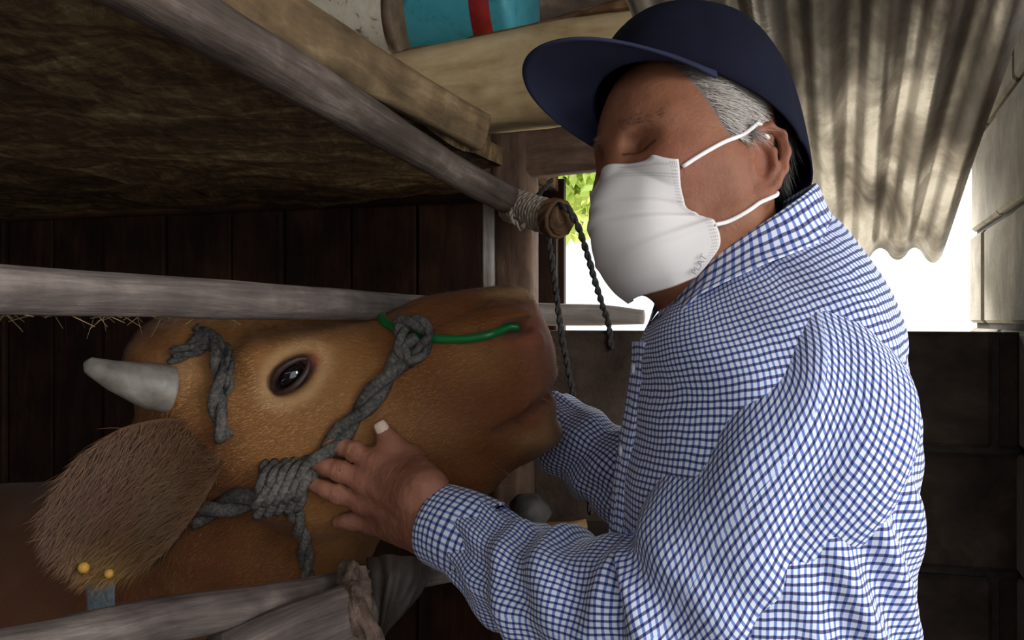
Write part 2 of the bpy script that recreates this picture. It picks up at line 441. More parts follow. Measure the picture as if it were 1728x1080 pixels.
# low block wall under the openings, block by block (laid along dW from the post)
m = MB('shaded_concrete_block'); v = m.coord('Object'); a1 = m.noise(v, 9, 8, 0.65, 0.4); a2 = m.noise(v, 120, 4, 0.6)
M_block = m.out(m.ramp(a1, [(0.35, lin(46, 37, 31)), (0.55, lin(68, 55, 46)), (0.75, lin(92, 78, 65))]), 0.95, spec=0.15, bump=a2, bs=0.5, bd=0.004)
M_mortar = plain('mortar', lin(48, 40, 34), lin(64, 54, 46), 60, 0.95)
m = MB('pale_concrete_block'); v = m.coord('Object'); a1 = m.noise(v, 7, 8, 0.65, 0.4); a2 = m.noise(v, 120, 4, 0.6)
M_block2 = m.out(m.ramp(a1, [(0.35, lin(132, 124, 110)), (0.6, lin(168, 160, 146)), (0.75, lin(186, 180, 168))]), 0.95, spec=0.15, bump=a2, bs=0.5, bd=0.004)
def blockwall(name, o, axis, nrm, length, rows, m, mm, bl=0.39, bh=0.19, th=0.12, seed=0, skip=None, z0=0.0):
    root = bpy.data.objects.new(name, None); C.objects.link(root); root.location = o; root['kind'] = 'structure'; BASE[root.name] = np.asarray(o, float)
    r = random.Random(seed); A = np.asarray(axis, float); Cc = np.asarray(nrm, float); Z = np.array((0, 0, 1.)); jt = 0.012
    V, Fc = obox(np.asarray(o)+Cc*0.012, A, Z, Cc, length, rows*(bh+jt)-0.012, th-0.024, 0.002); part('mortar', V, Fc, mm, root, smooth=False)
    protos = {}
    for k in range(rows):
        s = -(bl/2 if k % 2 else 0)
        while s < length:
            a, b = max(s, 0), min(s+bl, length)
            if b-a > 0.03:
                key = round(b-a, 3)
                org = np.asarray(o)+A*a+Z*(k*(bh+jt))+Cc*r.uniform(-0.003, 0.003)
                if key in protos:
                    ob = protos[key].copy(); C.objects.link(ob); ob.parent = root; ob.location = org-np.asarray(o)
                else:
                    V, Fc = obox(org, A, Z, Cc, b-a, bh, th, 0.006); ob = part('block', V, Fc, m, root, smooth=False, base=org); protos[key] = ob
            s += bl+jt
    return root
WZ = 1.412
rows = 7
bh = WZ/rows-0.012
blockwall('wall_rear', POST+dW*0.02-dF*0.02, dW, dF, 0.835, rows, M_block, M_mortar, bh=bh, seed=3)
side0 = POST+dW*0.85+dF*0.62
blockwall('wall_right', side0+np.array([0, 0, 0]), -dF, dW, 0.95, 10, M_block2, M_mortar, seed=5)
V, Fc = obox((-2.9, -1.75, 0), (1, 0, 0), (0, 0, 1.), (0, 1., 0), 2.55, 2.4, .1); struct(part('wall_added_front', V, Fc, M_dark, smooth=False, base=(-2.9, -1.75, 0)))  # unseen wall added behind the camera to keep daylight off the stall
V, Fc = obox((-2.9, -1.65, 0), (0, 1., 0), (0, 0, 1.), (-1., 0, 0), 4.6, 2.4, .1); struct(part('wall_added_side', V, Fc, M_dark, smooth=False, base=(-2.9, -1.65, 0)))  # unseen wall added on the left, also shuts out daylight
# timbers of the opening
def log(name, pts, rs, m, label, cat, amp=0.004, seed=0, M=22, n=60, ex=2.0, sx=1, sy=1, up=(0, 0, 1), parent=None, group=None, fl=9):
    path = spline(pts, n); rr = np.interp(np.linspace(0, 1, n), np.linspace(0, 1, len(rs)), rs)
    V, Fc, uv = tube(path, rr, M, ex=ex, sx=sx, sy=sy, disp=wobble(amp, seed=seed, fl=fl), up=up, ends=0.1)
    o = part(name, V, Fc, m, parent, uv=uv, base=None if parent is not None else path[0])
    if parent is None: tag(o, label, cat, group)
    return o
def sq(h, w_):  # half sizes -> tube scale for a squared timber (ex=8)
    return dict(ex=7.0, sx=1.0, sy=w_/h)
post_c = P(869, 540, 1.90); post_c[2] = 0
log('corner_post', [post_c+[0, 0, z] for z in (0, 0.6, 1.2, 1.765)], [0.039, 0.039, 0.038, 0.038], M_post, 'square brown corner post beside the bright opening', 'post', 0.0015, 11, up=(0.95, -0.31, 0), **{'ex': 7.0})
log('batten', [P(825, 700, 1.84), P(825, 600, 1.84), P(825, 490, 1.84), P(825, 340, 1.84)], [0.0105]*4, M_batten, 'thin whitish upright batten left of the corner post', 'batten', 0.0008, 12, ex=6.0, up=(0.95, -0.31, 0), sy=0.6)
log('lintel', [P(770, 266, 1.93), P(870, 264, 1.90), P(1010, 249, 1.83), P(1200, 243, 1.76)], [0.0425, 0.0425, 0.042, 0.042], M_post, 'dark timber lintel above the bright opening', 'lintel', 0.002, 13, ex=6.0, sy=0.8)
bm_root = thing('roof_beam', 'big pale sawn beam with ragged bark along its top edge', 'beam', P(600, 160, 1.99))
bp = spline([P(585, 192, 2.0), P(700, 166, 1.95), P(860, 140, 1.90), P(1000, 122, 1.83), P(1330, 100, 1.68)], 70)
V, Fc, uv = tube(bp, np.interp(np.linspace(0, 1, 70), [0, .35, .7, 1], [.078, .084, .094, .098]), 28, ex=6.5, sy=0.75, disp=wobble(0.002, seed=21, fl=5)); part('sawn_face', V, Fc, M_beam, bm_root, uv=uv)
bkp = bp+np.array([0, 0, 1])*np.interp(np.linspace(0, 1, 70), [0, .35, .7, 1], [.080, .086, .097, .10])[:, None]
V, Fc, uv = tube(bkp, np.interp(np.linspace(0, 1, 70), [0, .4, .6, .75, 1], [.006, .010, .018, .026, .02]), 26, sy=2.9, sx=0.8, disp=lambda U, S, TH: 0.006*sn(np.stack([np.cos(TH)*4, np.sin(TH)*4, S*26], -1), 1.6, 31)); part('bark', V, Fc, M_bark, bm_root, uv=uv, label='rough brown bark strip')
# fence timbers
PLW = dict(M=22, n=90)
log('upper_pole', [(-.572, .08, 1.742), P(-140, -235, .64), P(300, 16, .88), P(560, 165, 1.16), P(760, 283, 1.55), P(868, 342, 1.84)], [.026, .026, .027, .026, .025, .0255], M_pole, 'long weathered pole slanting under the loft edge to the corner post', 'pole', .0022, 41, fl=7, **PLW)
log('edge_plank', [P(300, -88, .87), P(430, 2, 1.0), P(600, 106, 1.26), P(812, 222, 1.71)], [.031, .031, .031, .032], M_plank, 'flat brown plank along the loft edge above the slanting pole', 'plank', .0014, 43, ex=6.0, sy=0.42, up=(0.2, -.2, 1), **PLW)
log('middle_rail', [(-.572, .08, 1.450), P(-170, 482, .60), P(0, 489, .70), P(300, 502, .88), P(520, 511, 1.09), P(690, 518, 1.34), P(865, 528, 1.86)], [.0175, .0178, .0180, .0184, .0178, .0175, .018], M_rail, 'grey wooden rail running above the cow head to the corner post', 'rail', .0014, 45, fl=12, **PLW)
log('lower_rail', [(-.572, .08, 1.262), P(-160, 1140, .62), P(60, 1098, .72), P(300, 1042, .89), P(585, 990, 1.17), P(860, 948, 1.84)], [.0185, .0185, .0185, .018, .018], M_rail, 'rough grey bark-covered rail low in front of the cow neck', 'rail', .0026, 47, fl=16, **PLW)
log('short_log', [P(380, 1135, .93), P(480, 1085, .99), P(560, 1050, 1.04), P(604, 1030, 1.07)], [.036, .035, .034, .031], M_rail, 'short pale grey log under the lower rail tied with a rag', 'log', .0022, 49, n=40)
npost = POST-dF*1.99; npost[2] = 0
log('near_post', [npost+[0, 0, z] for z in (0, .7, 1.3, 1.7)], [.045, .044, .043, .043], M_post, 'round fence post at the near end of the stall rails', 'post', .003, 51)
mpost = P(655, 1000, 1.13); mpost[2] = 0
log('middle_post', [mpost*[1, 1, 0]+[0, 0, z] for z in (0, .4, .8, 1.09)], [.034, .034, .033, .032], M_dark, 'dark short post below the cow throat behind the forearm', 'post', .003, 52)
# upper store shelf behind the beam, with the things lying on it
A, B, Cc = dW, np.array((0, 0, 1.)), dF
so = POST-dW*0.75+dF*0.16; so[2] = 1.948
V, Fc = obox(so, A, Cc, B, 1.5, 0.62, 0.025); o = part('storage_shelf', V, Fc, M_plank, smooth=False, uv=obox_uv(V, Fc, A, Cc, B), base=so); tag(o, 'storage shelf board hidden behind the pale beam', 'shelf')
def bracket(s, lab):
    q = so+A*s
    V, Fc = obox(np.array([q[0], q[1]+.5, 0.0]), np.array((0, 0, 1.)), A, Cc, 1.948, .05, .05); o = part('shelf_post', V, Fc, M_dark, smooth=False, base=(q[0], q[1]+.5, 0.), uv=obox_uv(V, Fc, np.array((0, 0, 1.)), A, Cc)); tag(o, lab, 'post')
bracket(0.05, 'left upright post carrying the rear shelf under the cream pipe'); bracket(0.655, 'right upright post carrying the rear shelf beside the drum')
M_pipe = None
m = MB('dirty_cream_plastic'); v = m.coord('Object', (1, 1, 1)); d1 = m.noise(m.coord('Object', (2, 2, 1)), 22, 6, 0.75, 1.2)
M_pipe = m.out(m.ramp(d1, [(0.34, lin(90, 74, 58)), (0.42, lin(190, 178, 156)), (0.8, lin(214, 204, 184))]), 0.45, spec=0.4)
m = MB('turquoise_plastic'); d1 = m.noise(m.coord('Object'), 18, 6, 0.7, 0.6)
M_turq = m.out(m.ramp(d1, [(0.3, lin(40, 86, 92)), (0.45, lin(58, 138, 150)), (0.8, lin(70, 154, 164))]), 0.45, spec=0.4)
M_red = plain('red_band', lin(120, 26, 24), lin(160, 38, 34), 20, 0.5)
M_brownrim = plain('brown_rim', lin(84, 66, 50), lin(110, 90, 70), 30, 0.7)
pr = 0.085; pc0 = P(420, 40, 2.20); pc1 = P(676, 40, 2.12)
pc0[2] = pc1[2] = 1.975+pr
pt = thing('cream_pipe', 'dirty cream plastic pipe lying left of the turquoise drum', 'pipe', pc1)
V, Fc, uv = tube(spline([pc0, (pc0+pc1)/2, pc1], 10), pr, 40, cap=False); Vi, Fi, ui = tube(spline([pc0, (pc0+pc1)/2, pc1], 10), pr-0.008, 40, cap=False)
part('pipe_wall', *join([(V, Fc), (Vi, Fi[:, ::-1])])[:2], M_pipe, pt)
ax = (pc1-pc0)/np.linalg.norm(pc1-pc0); th = np.linspace(0, 2*PI, 41); T_, A_, B_ = frames(np.array([pc0, pc1]))
ring = lambda c, r: c+r*(np.cos(th)[:, None]*A_[1]+np.sin(th)[:, None]*B_[1])
V, Fc, uv = tube(np.array([pc1-ax*0.012, pc1-ax*0.004, pc1+ax*.006, pc1+ax*.01]), [pr+.001, pr+.004, pr+.004, pr-.006], 40); part('rim', V, Fc, M_brownrim, pt, label='darker worn end rim')
dr = 0.135; q0 = P(708, 0, 2.24); q1 = P(885, 0, 2.17); q0[2] = q1[2] = 1.975+dr
dt = thing('turquoise_drum', 'turquoise plastic drum with a red band lying behind the beam', 'drum', q0)
tt = np.linspace(0, 1, 40); path = q0+(q1-q0)*tt[:, None]
rr = dr*np.interp(tt, [0, .02, .05, .95, .98, 1], [.93, .98, 1, 1, .98, .93])*(1)
V, Fc, uv = tube(path, rr, 44); part('drum_body', V, Fc, M_turq, dt)
V, Fc, uv = tube(q0+(q1-q0)*np.linspace(.66, .84, 4)[:, None], [dr+.0005, dr+.003, dr+.003, dr+.0005], 44, cap=False); part('band', V, Fc, M_red, dt, label='red band')
# roof added above to block sky light (mostly out of frame) and the corrugated awning at the right
m = MB('galvanised_sheet'); v = m.coord('Object'); d1 = m.noise(m.coord('UV', (7, 2.2, 1)), 1.0, 6, 0.6, 0.5); d2 = m.noise(v, 60, 5, 0.7)
M_tin = m.out(m.ramp(d1, [(0.36, lin(70, 58, 47)), (0.47, lin(106, 94, 82)), (0.58, lin(146, 138, 130)), (0.75, lin(178, 172, 166))]), m.ramp(d1, [(0.38, (.55,)*3), (.6, (.22,)*3)]), 0.85, 0.5, bump=d2, bs=0.15, bd=0.003)
def corrugated(name, o, along, across, L, W, pitch, amp, label=None, m=None, nper=12, rag=0.0):
    nn = int(W/pitch*nper); mm_ = 24
    s = np.linspace(0, L, mm_); t = np.linspace(0, W, nn)
    al = np.asarray(along, float); al /= np.linalg.norm(al); ac = np.asarray(across, float); nr = np.cross(al, ac); nr /= np.linalg.norm(nr)
    S, T = np.meshgrid(s, t, indexing='ij')
    prof = np.sin(T/pitch*2*PI); prof = np.sign(prof)*np.abs(prof)**0.75
    end = rag*sn(np.stack([T*6], -1), 3, 77)*(S/L)**4
    p = np.asarray(o)+(S+end)[..., None]*al+T[..., None]*ac+(amp*prof+0.006*sn(np.stack([S*2, T*2], -1), 2, 5))[..., None]*nr
    i = np.arange(mm_-1)[:, None]*nn+np.arange(nn-1)[None]
    return part(name, p.reshape(-1, 3), np.stack([i, i+nn, i+nn+1, i+1], -1).reshape(-1, 4), m, uv=np.stack([T, S], -1).reshape(-1, 2), base=np.asarray(o, float), solid=0.0015)
far = P(1590, 432, 2.2)
al = np.array([0.325, 1.0, -0.225]); aln = al/np.linalg.norm(al)
o = corrugated('corrugated_awning', far-aln*1.5-dW*0.46, al, dW, 1.5, 0.46, 0.070, 0.013, m=M_tin, rag=0.06)
tag(o, 'rusty corrugated metal awning sheet sloping down to the right opening', 'metal sheet')
M_roof = plain('roof_sheet_dark', lin(70, 60, 52), lin(100, 88, 76), 8, 0.8)
struct(corrugated('trim_added_roof', (-2.7, -0.7, 2.42), (0, 1, 0), (1, 0, 0), 3.2, 4.6, 0.12, 0.015, m=M_roof, nper=8))
V, Fc = obox(POST-dW*2.4+dF*0.86, dW, np.array((0, 0, 1.)), dF, 3.05, 2.4, 0.1); struct(part('wall_far', V, Fc, M_block2, smooth=False)) if False else None
# a hay and concrete back behind the shelf
V, Fc = obox(so+dF*0.64-np.array([0, 0, 0.12])-dW*.6, dW, np.array((0, 0, 1.)), dF, 2.15, .7, .08); struct(part('wall_upper', V, Fc, M_block, smooth=False))
# ------------------------------------------------------------------ the cow
HY = 1.25
tab = np.array([  # px, top, bottom, half width (m), mid-plane depth
 (226, 640, 690, .020, 1.29), (236, 600, 735, .058, 1.29), (256, 568, 770, .078, 1.288), (300, 540, 815, .094, 1.285), (350, 528, 850, .106, 1.28), (400, 524, 868, .113, 1.275),
 (450, 522, 876, .113, 1.27), (500, 523, 882, .108, 1.265), (550, 528, 886, .100, 1.26), (600, 534, 888, .092, 1.255), (632, 536, 886, .088, 1.252), (655, 530, 883, .0855, 1.25),
 (675, 519, 880, .083, 1.248), (695, 508, 875, .0815, 1.246), (715, 501, 870, .080, 1.244), (750, 495, 858, .078, 1.24), (800, 488, 832, .077, 1.235), (840, 483, 803, .077, 1.23), (868, 483, 785, .076, 1.228), (888, 492, 776, .073, 1.226),
 (902, 506, 769, .068, 1.225), (914, 530, 757, .062, 1.224), (925, 556, 742, .053, 1.224), (932, 577, 724, .044, 1.224), (937, 598, 704, .033, 1.224), (940, 625, 670, .014, 1.224)])
cf = Field((-.56, .99, .98), (.085, 1.66, 1.50), .0034)
def headfn(X, Y, Z):
    px = 864+X/HY*F
    top = CZ+(540-np.interp(px, tab[:, 0], tab[:, 1]))/F*HY; bot = CZ+(540-np.interp(px, tab[:, 0], tab[:, 2]))/F*HY
    W = np.interp(px, tab[:, 0], tab[:, 3]); yc = np.interp(px, tab[:, 0], tab[:, 4])
    hz = (top-bot)/2; v = (Z-(top+bot)/2)/hz
    # narrower towards the jaw, wider above
    Wv = W*(1.0-0.16*np.clip(-v, 0, 1)-0.10*np.clip(v, 0, 1))
    wv = (Y-yc)/Wv; n = 2.5
    r = (np.abs(v)**n+np.abs(wv)**n)**(1/n)
    d = (r-1)*np.minimum(hz, Wv)*0.9
    lo, hi = (226-864)/F*HY, (940-864)/F*HY
    return np.maximum(d, np.maximum(lo-X, X-hi))
cf.add(headfn, (-.50, 1.13, 1.1), (.06, 1.42, 1.5), 0)
def cp(px, py, d): return P(px, py, d)
# neck and throat
cf.chain([P(430, 700, 1.31), P(380, 830, 1.36), P(300, 960, 1.45), P(150, 1120, 1.60)], [.112, .135, .155, .185], .05)
cf.cap(P(560, 850, 1.27), P(500, 1020, 1.33), .06, .085, .045)
# poll, orbital ridge, cheek muscle, jaw, lips
cf.ell(P(285, 610, 1.22), (.05, .05, .045), .03); cf.ell(P(300, 590, 1.30), (.055, .075, .045), .03)
cf.cap(P(440, 610, 1.175), P(540, 592, 1.185), .022, .016, .03)
cf.cap(P(470, 690, 1.185), P(560, 665, 1.19), .016, .012, .03)
cf.ell(P(520, 790, 1.20), (.085, .04, .065), .03)
cf.cap(P(545, 850, 1.215), P(800, 800, 1.21), .026, .02, .03)
cf.ell(P(898, 728, 1.224), (.037, .056, .026), .010)
cf.ell(P(890, 600, 1.215), (.02, .06, .035), .02)
cf.ell(P(850, 545, 1.175), (.032, .02, .022), .015)
cf.ell(P(800, 640, 1.18), (.06, .02, .06), .03)
def cow_depth(px, py, lo=.95, hi=1.7, default=1.2):
    ds = np.arange(lo, hi, .003)
    p = np.stack([(px-864)/F*ds, ds, CZ+(540-py)/F*ds], -1)
    ok = np.all((p > cf.lo) & (p < cf.lo+(cf.n-1)*cf.h), 1); v = np.where(ok, cf.sample(p), 1)
    k = np.argmax(v < 0)
    return ds[k]-.0015 if (v < 0).any() else default
# carve: eye socket, nostril, mouth
EYE = P(492, 632, 1.158)
ca, sa = math.cos(.75), math.sin(.75)
dE = cow_depth(492, 632); EYE = P(492, 632, dE)
cf.ell(EYE+[0, -.004, 0], (.030, .020, .017), .010, True, [(ca, 0, sa), (0, 1, 0), (-sa, 0, ca)])
dN = cow_depth(872, 556)
cf.ell(P(860, 540, cow_depth(860, 540)+.004), (.026, .012, .010), .012, False, [(.95, 0, .2), (0, 1, 0), (-.2, 0, .95)])
cf.ell(P(872, 556, dN-.004), (.023, .020, .0115), .006, True, [(.95, 0, .2), (0, 1, 0), (-.2, 0, .95)])
cf.cap(P(886, 546, dN), P(908, 540, cow_depth(905, 541)-.001), .0055, .004, .004, True)
cf.cap(P(905, 575, cow_depth(900, 575)+.004), P(840, 590, cow_depth(840, 590)+.006), .008, .006, .015)
mp_ = [(938, 660), (928, 668), (912, 680), (896, 695), (872, 711), (838, 726)]
mq_ = [P(x, y, min(cow_depth(x-4, y, default=1.2), 1.215)) for x, y in mp_]
for k, (a, b) in enumerate(zip(mq_[:-1], mq_[1:])): cf.cap(a, b, .0085-.001*k, .0075-.001*k, .004, True)
cf.cap(P(950, 658, 1.17), P(950, 658, 1.28), .013, .013, .010, True)
# skin folds at the throat behind the jaw
for k, (a, b) in enumerate((((330, 720), (372, 800)), ((352, 700), (395, 790)), ((310, 760), (345, 850)))):
    cf.cap(P(*a, 1.20), P(*b, 1.215), .006, .006, .010, True)
V1, Q1 = cf.mesh()
# trunk and legs (behind the rails)
bf = Field((-1.95, 1.25, -.02), (-.30, 2.15, 1.45), .013)
bf.chain([P(380, 830, 1.36), P(300, 960, 1.45), P(150, 1120, 1.60)], [.12, .145, .17], .03)
c0 = P(150, 1120, 1.60)
bf.ell((-.82, 1.66, .86), (.30, .225, .29), .08); bf.ell((-1.15, 1.71, .84), (.36, .25, .29), .08); bf.ell((-1.55, 1.76, .88), (.26, .22, .27), .08)
bf.cap((-.60, 1.60, 1.0), c0, .2, .18, .08)
for sy_ in (-1, 1):
    yy = 1.64+.13*sy_
    bf.chain([(-.70, yy, .80), (-.68, yy, .42), (-.70, yy, .08), (-.68, yy, .035)], [.105, .052, .036, .048], .04)
    yy = 1.76+.13*sy_
    bf.chain([(-1.62, yy, .85), (-1.55, yy, .58), (-1.70, yy, .42), (-1.68, yy, .08), (-1.66, yy, .035)], [.15, .085, .048, .036, .048], .04)
bf.chain([(-1.80, 1.79, .98), (-1.88, 1.80, .75), (-1.88, 1.80, .4)], [.035, .022, .028], .03)
V2, Q2 = bf.mesh()
keep = V2[:, 2] > -.5
def cow_col(V):
    px = 864+V[:, 0]/V[:, 1]*F; py = 540-(V[:, 2]-CZ)/V[:, 1]*F
    near = np.clip((1.27-V[:, 1])/.08, 0, 1)
    base = np.array(lin(158, 112, 64)); dark = np.array(lin(112, 68, 36)); red = np.array(lin(132, 76, 36)); pale = np.array(lin(204, 168, 124)); rim = np.array(lin(76, 50, 42)); pink = np.array(lin(178, 104, 88)); pad = np.array(lin(160, 106, 82)); tan = np.array(lin(172, 128, 80))
    c = np.tile(base, (len(V), 1))
    def mx(a, w_): nonlocal c; w_ = np.clip(w_, 0, 1)[:, None]; c = c*(1-w_)+a*w_
    g_ = lambda x, y, sx, sy: np.exp(-((px-x)/sx)**2-((py-y)/sy)**2)
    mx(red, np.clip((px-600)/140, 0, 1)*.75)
    mx(dark, g_(800, 690, 90, 60)*.55); mx(tan, g_(800, 600, 60, 45)*.6); mx(tan, g_(470, 640, 120, 110)*.5)  # dark cheek zone: shading variation put into the hide colour
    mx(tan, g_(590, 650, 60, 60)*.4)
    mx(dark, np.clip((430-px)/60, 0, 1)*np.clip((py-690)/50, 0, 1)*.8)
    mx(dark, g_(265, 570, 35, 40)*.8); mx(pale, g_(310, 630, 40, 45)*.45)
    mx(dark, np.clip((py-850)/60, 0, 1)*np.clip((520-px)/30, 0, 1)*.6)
    n_ = sn(V, 60, 8); mx(dark, np.clip(n_-.3, 0, 1)*.25); mx(tan, np.clip(-n_-.3, 0, 1)*.25)
    # eye markings
    ex, ey = px-496, py-632; u_ = (ex*.76-ey*.65); v_ = (ex*.65+ey*.76)
    e = np.sqrt((u_/62)**2+(v_/42)**2); mx(pale, np.exp(-((e-.95)/.28)**2)*.85*near)
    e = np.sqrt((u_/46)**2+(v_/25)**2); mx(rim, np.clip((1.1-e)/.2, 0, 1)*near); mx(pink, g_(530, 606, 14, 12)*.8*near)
    # muzzle: bare pinkish skin; nostril and mouth line darkened, recess shade put into colour
    mx(pad, np.clip((px-868-.10*np.abs(py-590))/30, 0, 1)*np.clip((705-py)/30, 0, 1)*.75)
    mx(pink, g_(884, 566, 30, 22)*.85*near); mx(rim, g_(872, 555, 20, 9)*.9*near); mx(pink, g_(905, 700, 25, 25)*.5); mx(pale, g_(900, 745, 40, 22)*.45); mx(pale, g_(925, 720, 12, 40)*.5)
    for (xa, ya) in mp_: mx(rim, g_(xa, ya, 11, 5)*.75)
    for (xa, ya) in ((918, 676), (904, 688), (885, 703), (855, 719)): mx(rim, g_(xa, ya, 12, 6)*.6); mx(pale, g_(865, 495, 40, 9)*.4)
    mx(pale, g_(720, 720, 70, 45)*.22)
    return c*np.array([.92, .80, .68])
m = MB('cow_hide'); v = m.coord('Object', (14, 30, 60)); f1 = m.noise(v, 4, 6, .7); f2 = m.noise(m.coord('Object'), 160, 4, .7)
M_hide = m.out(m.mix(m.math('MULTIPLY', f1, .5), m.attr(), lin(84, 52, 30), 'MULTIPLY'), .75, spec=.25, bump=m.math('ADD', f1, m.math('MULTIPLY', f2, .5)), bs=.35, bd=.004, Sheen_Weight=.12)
m = MB('cow_fur'); M_fur = m.out(m.attr(), .6, spec=.3)
cow = thing('cow', 'brown young cow with a grey horn pushing its head between the rails', 'cow', (-.9, 1.66, 0))
Vc = np.concatenate([V1, V2]); Qc = np.concatenate([Q1, Q2+len(V1)])
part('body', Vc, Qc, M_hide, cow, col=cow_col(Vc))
def flow(p):
    px = 864+p[:, 0]/HY*F
    d = np.stack([-np.ones(len(p)), 0*px, -.35*np.ones(len(p))], -1)
    d[px < 330] = (-.3, 0, -1)
    return d
pxv = 864+V1[:, 0]/V1[:, 1]*F; pyv = 540-(V1[:, 2]-CZ)/V1[:, 1]*F
eyed = np.hypot((pxv-496)/58, (pyv-632)/46)
msk = (eyed > 1) & (pxv < 905) & (V1[:, 1] < 1.33) & ~((pxv > 850) & (pyv < 600) & (pyv > 520))
VV, FF, CC = strands(V1, Q1, msk, 42000, .009, .00045, flow, .22, cow_col, 3)
part('fur', VV, FF, M_fur, cow, col=CC, kind='stuff', smooth=False)
msk2 = ((pxv > 900) | ((pxv > 760) & (pyv > 760))) & (V1[:, 1] < 1.26)
VV, FF, CC = strands(V1, Q1, msk2, 200, .016, .00022, lambda p: np.tile(np.array([.8, -.1, -.4]), (len(p), 1)), .6, lambda p: np.tile(np.array(lin(150, 116, 84)), (len(p), 1)), 5)
part('whiskers', VV, FF, M_fur, cow, col=CC, kind='stuff', smooth=False, label='pale muzzle whiskers')
# eye
M_eye = MB('cow_eye').out((.006, .005, .005), .04, spec=.8)
th_ = np.linspace(0, 2*PI, 25); ph_ = np.linspace(-PI/2, PI/2, 15)
def sphere(c, R, ax=None, nu=28, nv=16):
    u = np.linspace(0, 2*PI, nu+1)[:-1]; v = np.linspace(-PI/2, PI/2, nv)
    U, Vv = np.meshgrid(u, v); p = np.stack([np.cos(Vv)*np.cos(U), np.cos(Vv)*np.sin(U), np.sin(Vv)], -1).reshape(-1, 3)*np.asarray(R)
    if ax is not None: p = p@np.array(ax)
    i = np.arange(nv-1)[:, None]*nu; j = np.arange(nu)[None]; j2 = (j+1) % nu
    return p+np.asarray(c), np.stack([i+j, i+j2, i+nu+j2, i+nu+j], -1).reshape(-1, 4)
V, Q = sphere(P(493, 633, dE+.008), (.0195, .0185, .0165), [(ca, 0, sa), (0, 1, 0), (-sa, 0, ca)]); part('eye', V, Q, M_eye, cow, label='glossy black eye')
# lids
M_lid = plain('eyelid_skin', lin(44, 28, 24), lin(70, 46, 38), 90, .5)
for s in (1, -1):
    tt = np.linspace(0, PI, 18); pts = []
    for t_ in tt:
        a_, b_ = .0265*math.cos(t_), s*(.0120 if s > 0 else .0128)*math.sin(t_)**1.25
        q = P(493, 633, dE+.006)+np.array([a_*ca-b_*sa, -.0170+.010*abs(math.cos(t_))**2, a_*sa+b_*ca]); pts.append(q)
    V, Fc, uv = tube(np.array(pts), np.array([.0016+.0022*math.sin(t_)**.7 for t_ in tt]), 10); part('eyelid', V, Fc, M_lid, cow, label='dark upper lid' if s > 0 else 'dark lower lid')
# horn
m = MB('horn'); v = m.coord('Object'); hn = m.noise(m.coord('Object'), 30, 6, .6)
M_horn = m.out(m.ramp(hn, [(.3, lin(96, 86, 78)), (.6, lin(142, 132, 122)), (.8, lin(176, 166, 152))]), .5, spec=.4, bump=hn, bs=.3, bd=.003)
hp = spline([P(285, 655, 1.18), P(250, 650, 1.165), P(205, 638, 1.15), P(168, 624, 1.14), P(143, 613, 1.135)], 30)
V, Fc, uv = tube(hp, np.interp(np.linspace(0, 1, 30), [0, .25, .6, .9, .97, 1], [.029, .0265, .019, .0115, .009, .004]), 22, disp=wobble(.0007, seed=61, fl=60), ends=.4)
part('horn', V, Fc, M_horn, cow, uv=uv, label='grey horn with a blunt tip')
hp = spline([P(310, 610, 1.37), P(302, 600, 1.42), P(296, 592, 1.47), P(290, 590, 1.50)], 20)
V, Fc, uv = tube(hp, np.interp(np.linspace(0, 1, 20), [0, .5, .95, 1], [.027, .019, .009, .004]), 18, ends=.4); part('horn', V, Fc, M_horn, cow, uv=uv)
# ear: a cupped leaf hanging down-left
def ear(axis, half, cup, nrm, name='ear', thick=.006):
    n1, n2 = 34, 22
    ax_ = spline(axis, n1); T, A, B = frames(ax_, nrm)
    t = np.linspace(0, 1, n1); hw = np.interp(t, [0, .12, .35, .6, .8, .92, 1], half)
    for _ in range(6): hw[1:-1] = (hw[:-2]+2*hw[1:-1]+hw[2:])/4
    w_ = np.linspace(-1, 1, n2)
    TT, W = np.meshgrid(t, w_, indexing='ij')
    out = []
    for sgn in (1, -1):
        bow = cup*hw[:, None]*(W**2-.6)+sgn*thick*(1-W**2)**.5*(1-.4*TT)+sgn*0.0
        p = ax_[:, None]+B[:, None]*(hw[:, None]*W)[..., None]+A[:, None]*bow[..., None]
        out.append(p.reshape(-1, 3))
    i = np.arange(n1-1)[:, None]*n2+np.arange(n2-1)[None]; q = np.stack([i, i+1, i+n2+1, i+n2], -1).reshape(-1, 4)
    return np.concatenate(out), np.concatenate([q, q[:, ::-1]+n1*n2])
EV, EQ = ear([P(352, 735, 1.185), P(300, 772, 1.15), P(235, 826, 1.125), P(182, 890, 1.115), P(158, 968, 1.12)], [.022, .044, .066, .074, .066, .046, .004], .38, (0, -1, .15))
def ear_col(p):
    px = 864+p[:, 0]/1.12*F; py = 540-(p[:, 2]-CZ)/1.12*F
    g_ = lambda x, y, sx, sy: np.exp(-((px-x)/sx)**2-((py-y)/sy)**2)[:, None]
    c = np.tile(np.array(lin(98, 68, 46)), (len(p), 1))
    w_ = g_(200, 830, 60, 40)*.7; c = c*(1-w_)+np.array(lin(96, 62, 44))*w_
    w_ = g_(205, 950, 60, 35)*.8; c = c*(1-w_)+np.array(lin(160, 122, 74))*w_
    w_ = g_(280, 850, 40, 60)*.5; c = c*(1-w_)+np.array(lin(120, 98, 76))*w_
    return c
e_o = part('ear', EV, EQ, M_hide, cow, col=ear_col(EV), label='large hanging near ear')
NV = len(EV)//2
VV, FF, CC = strands(EV, EQ, np.ones(len(EV), bool), 11000, .026, .0005, lambda p: np.tile(np.array([-.6, -.1, -.8]), (len(p), 1)), .35, ear_col, 9)
part('ear_fur', VV, FF, M_fur, e_o, col=CC, kind='stuff', smooth=False)
M_tag = plain('yellow_tag', lin(166, 120, 44), lin(190, 142, 56), 40, .5)
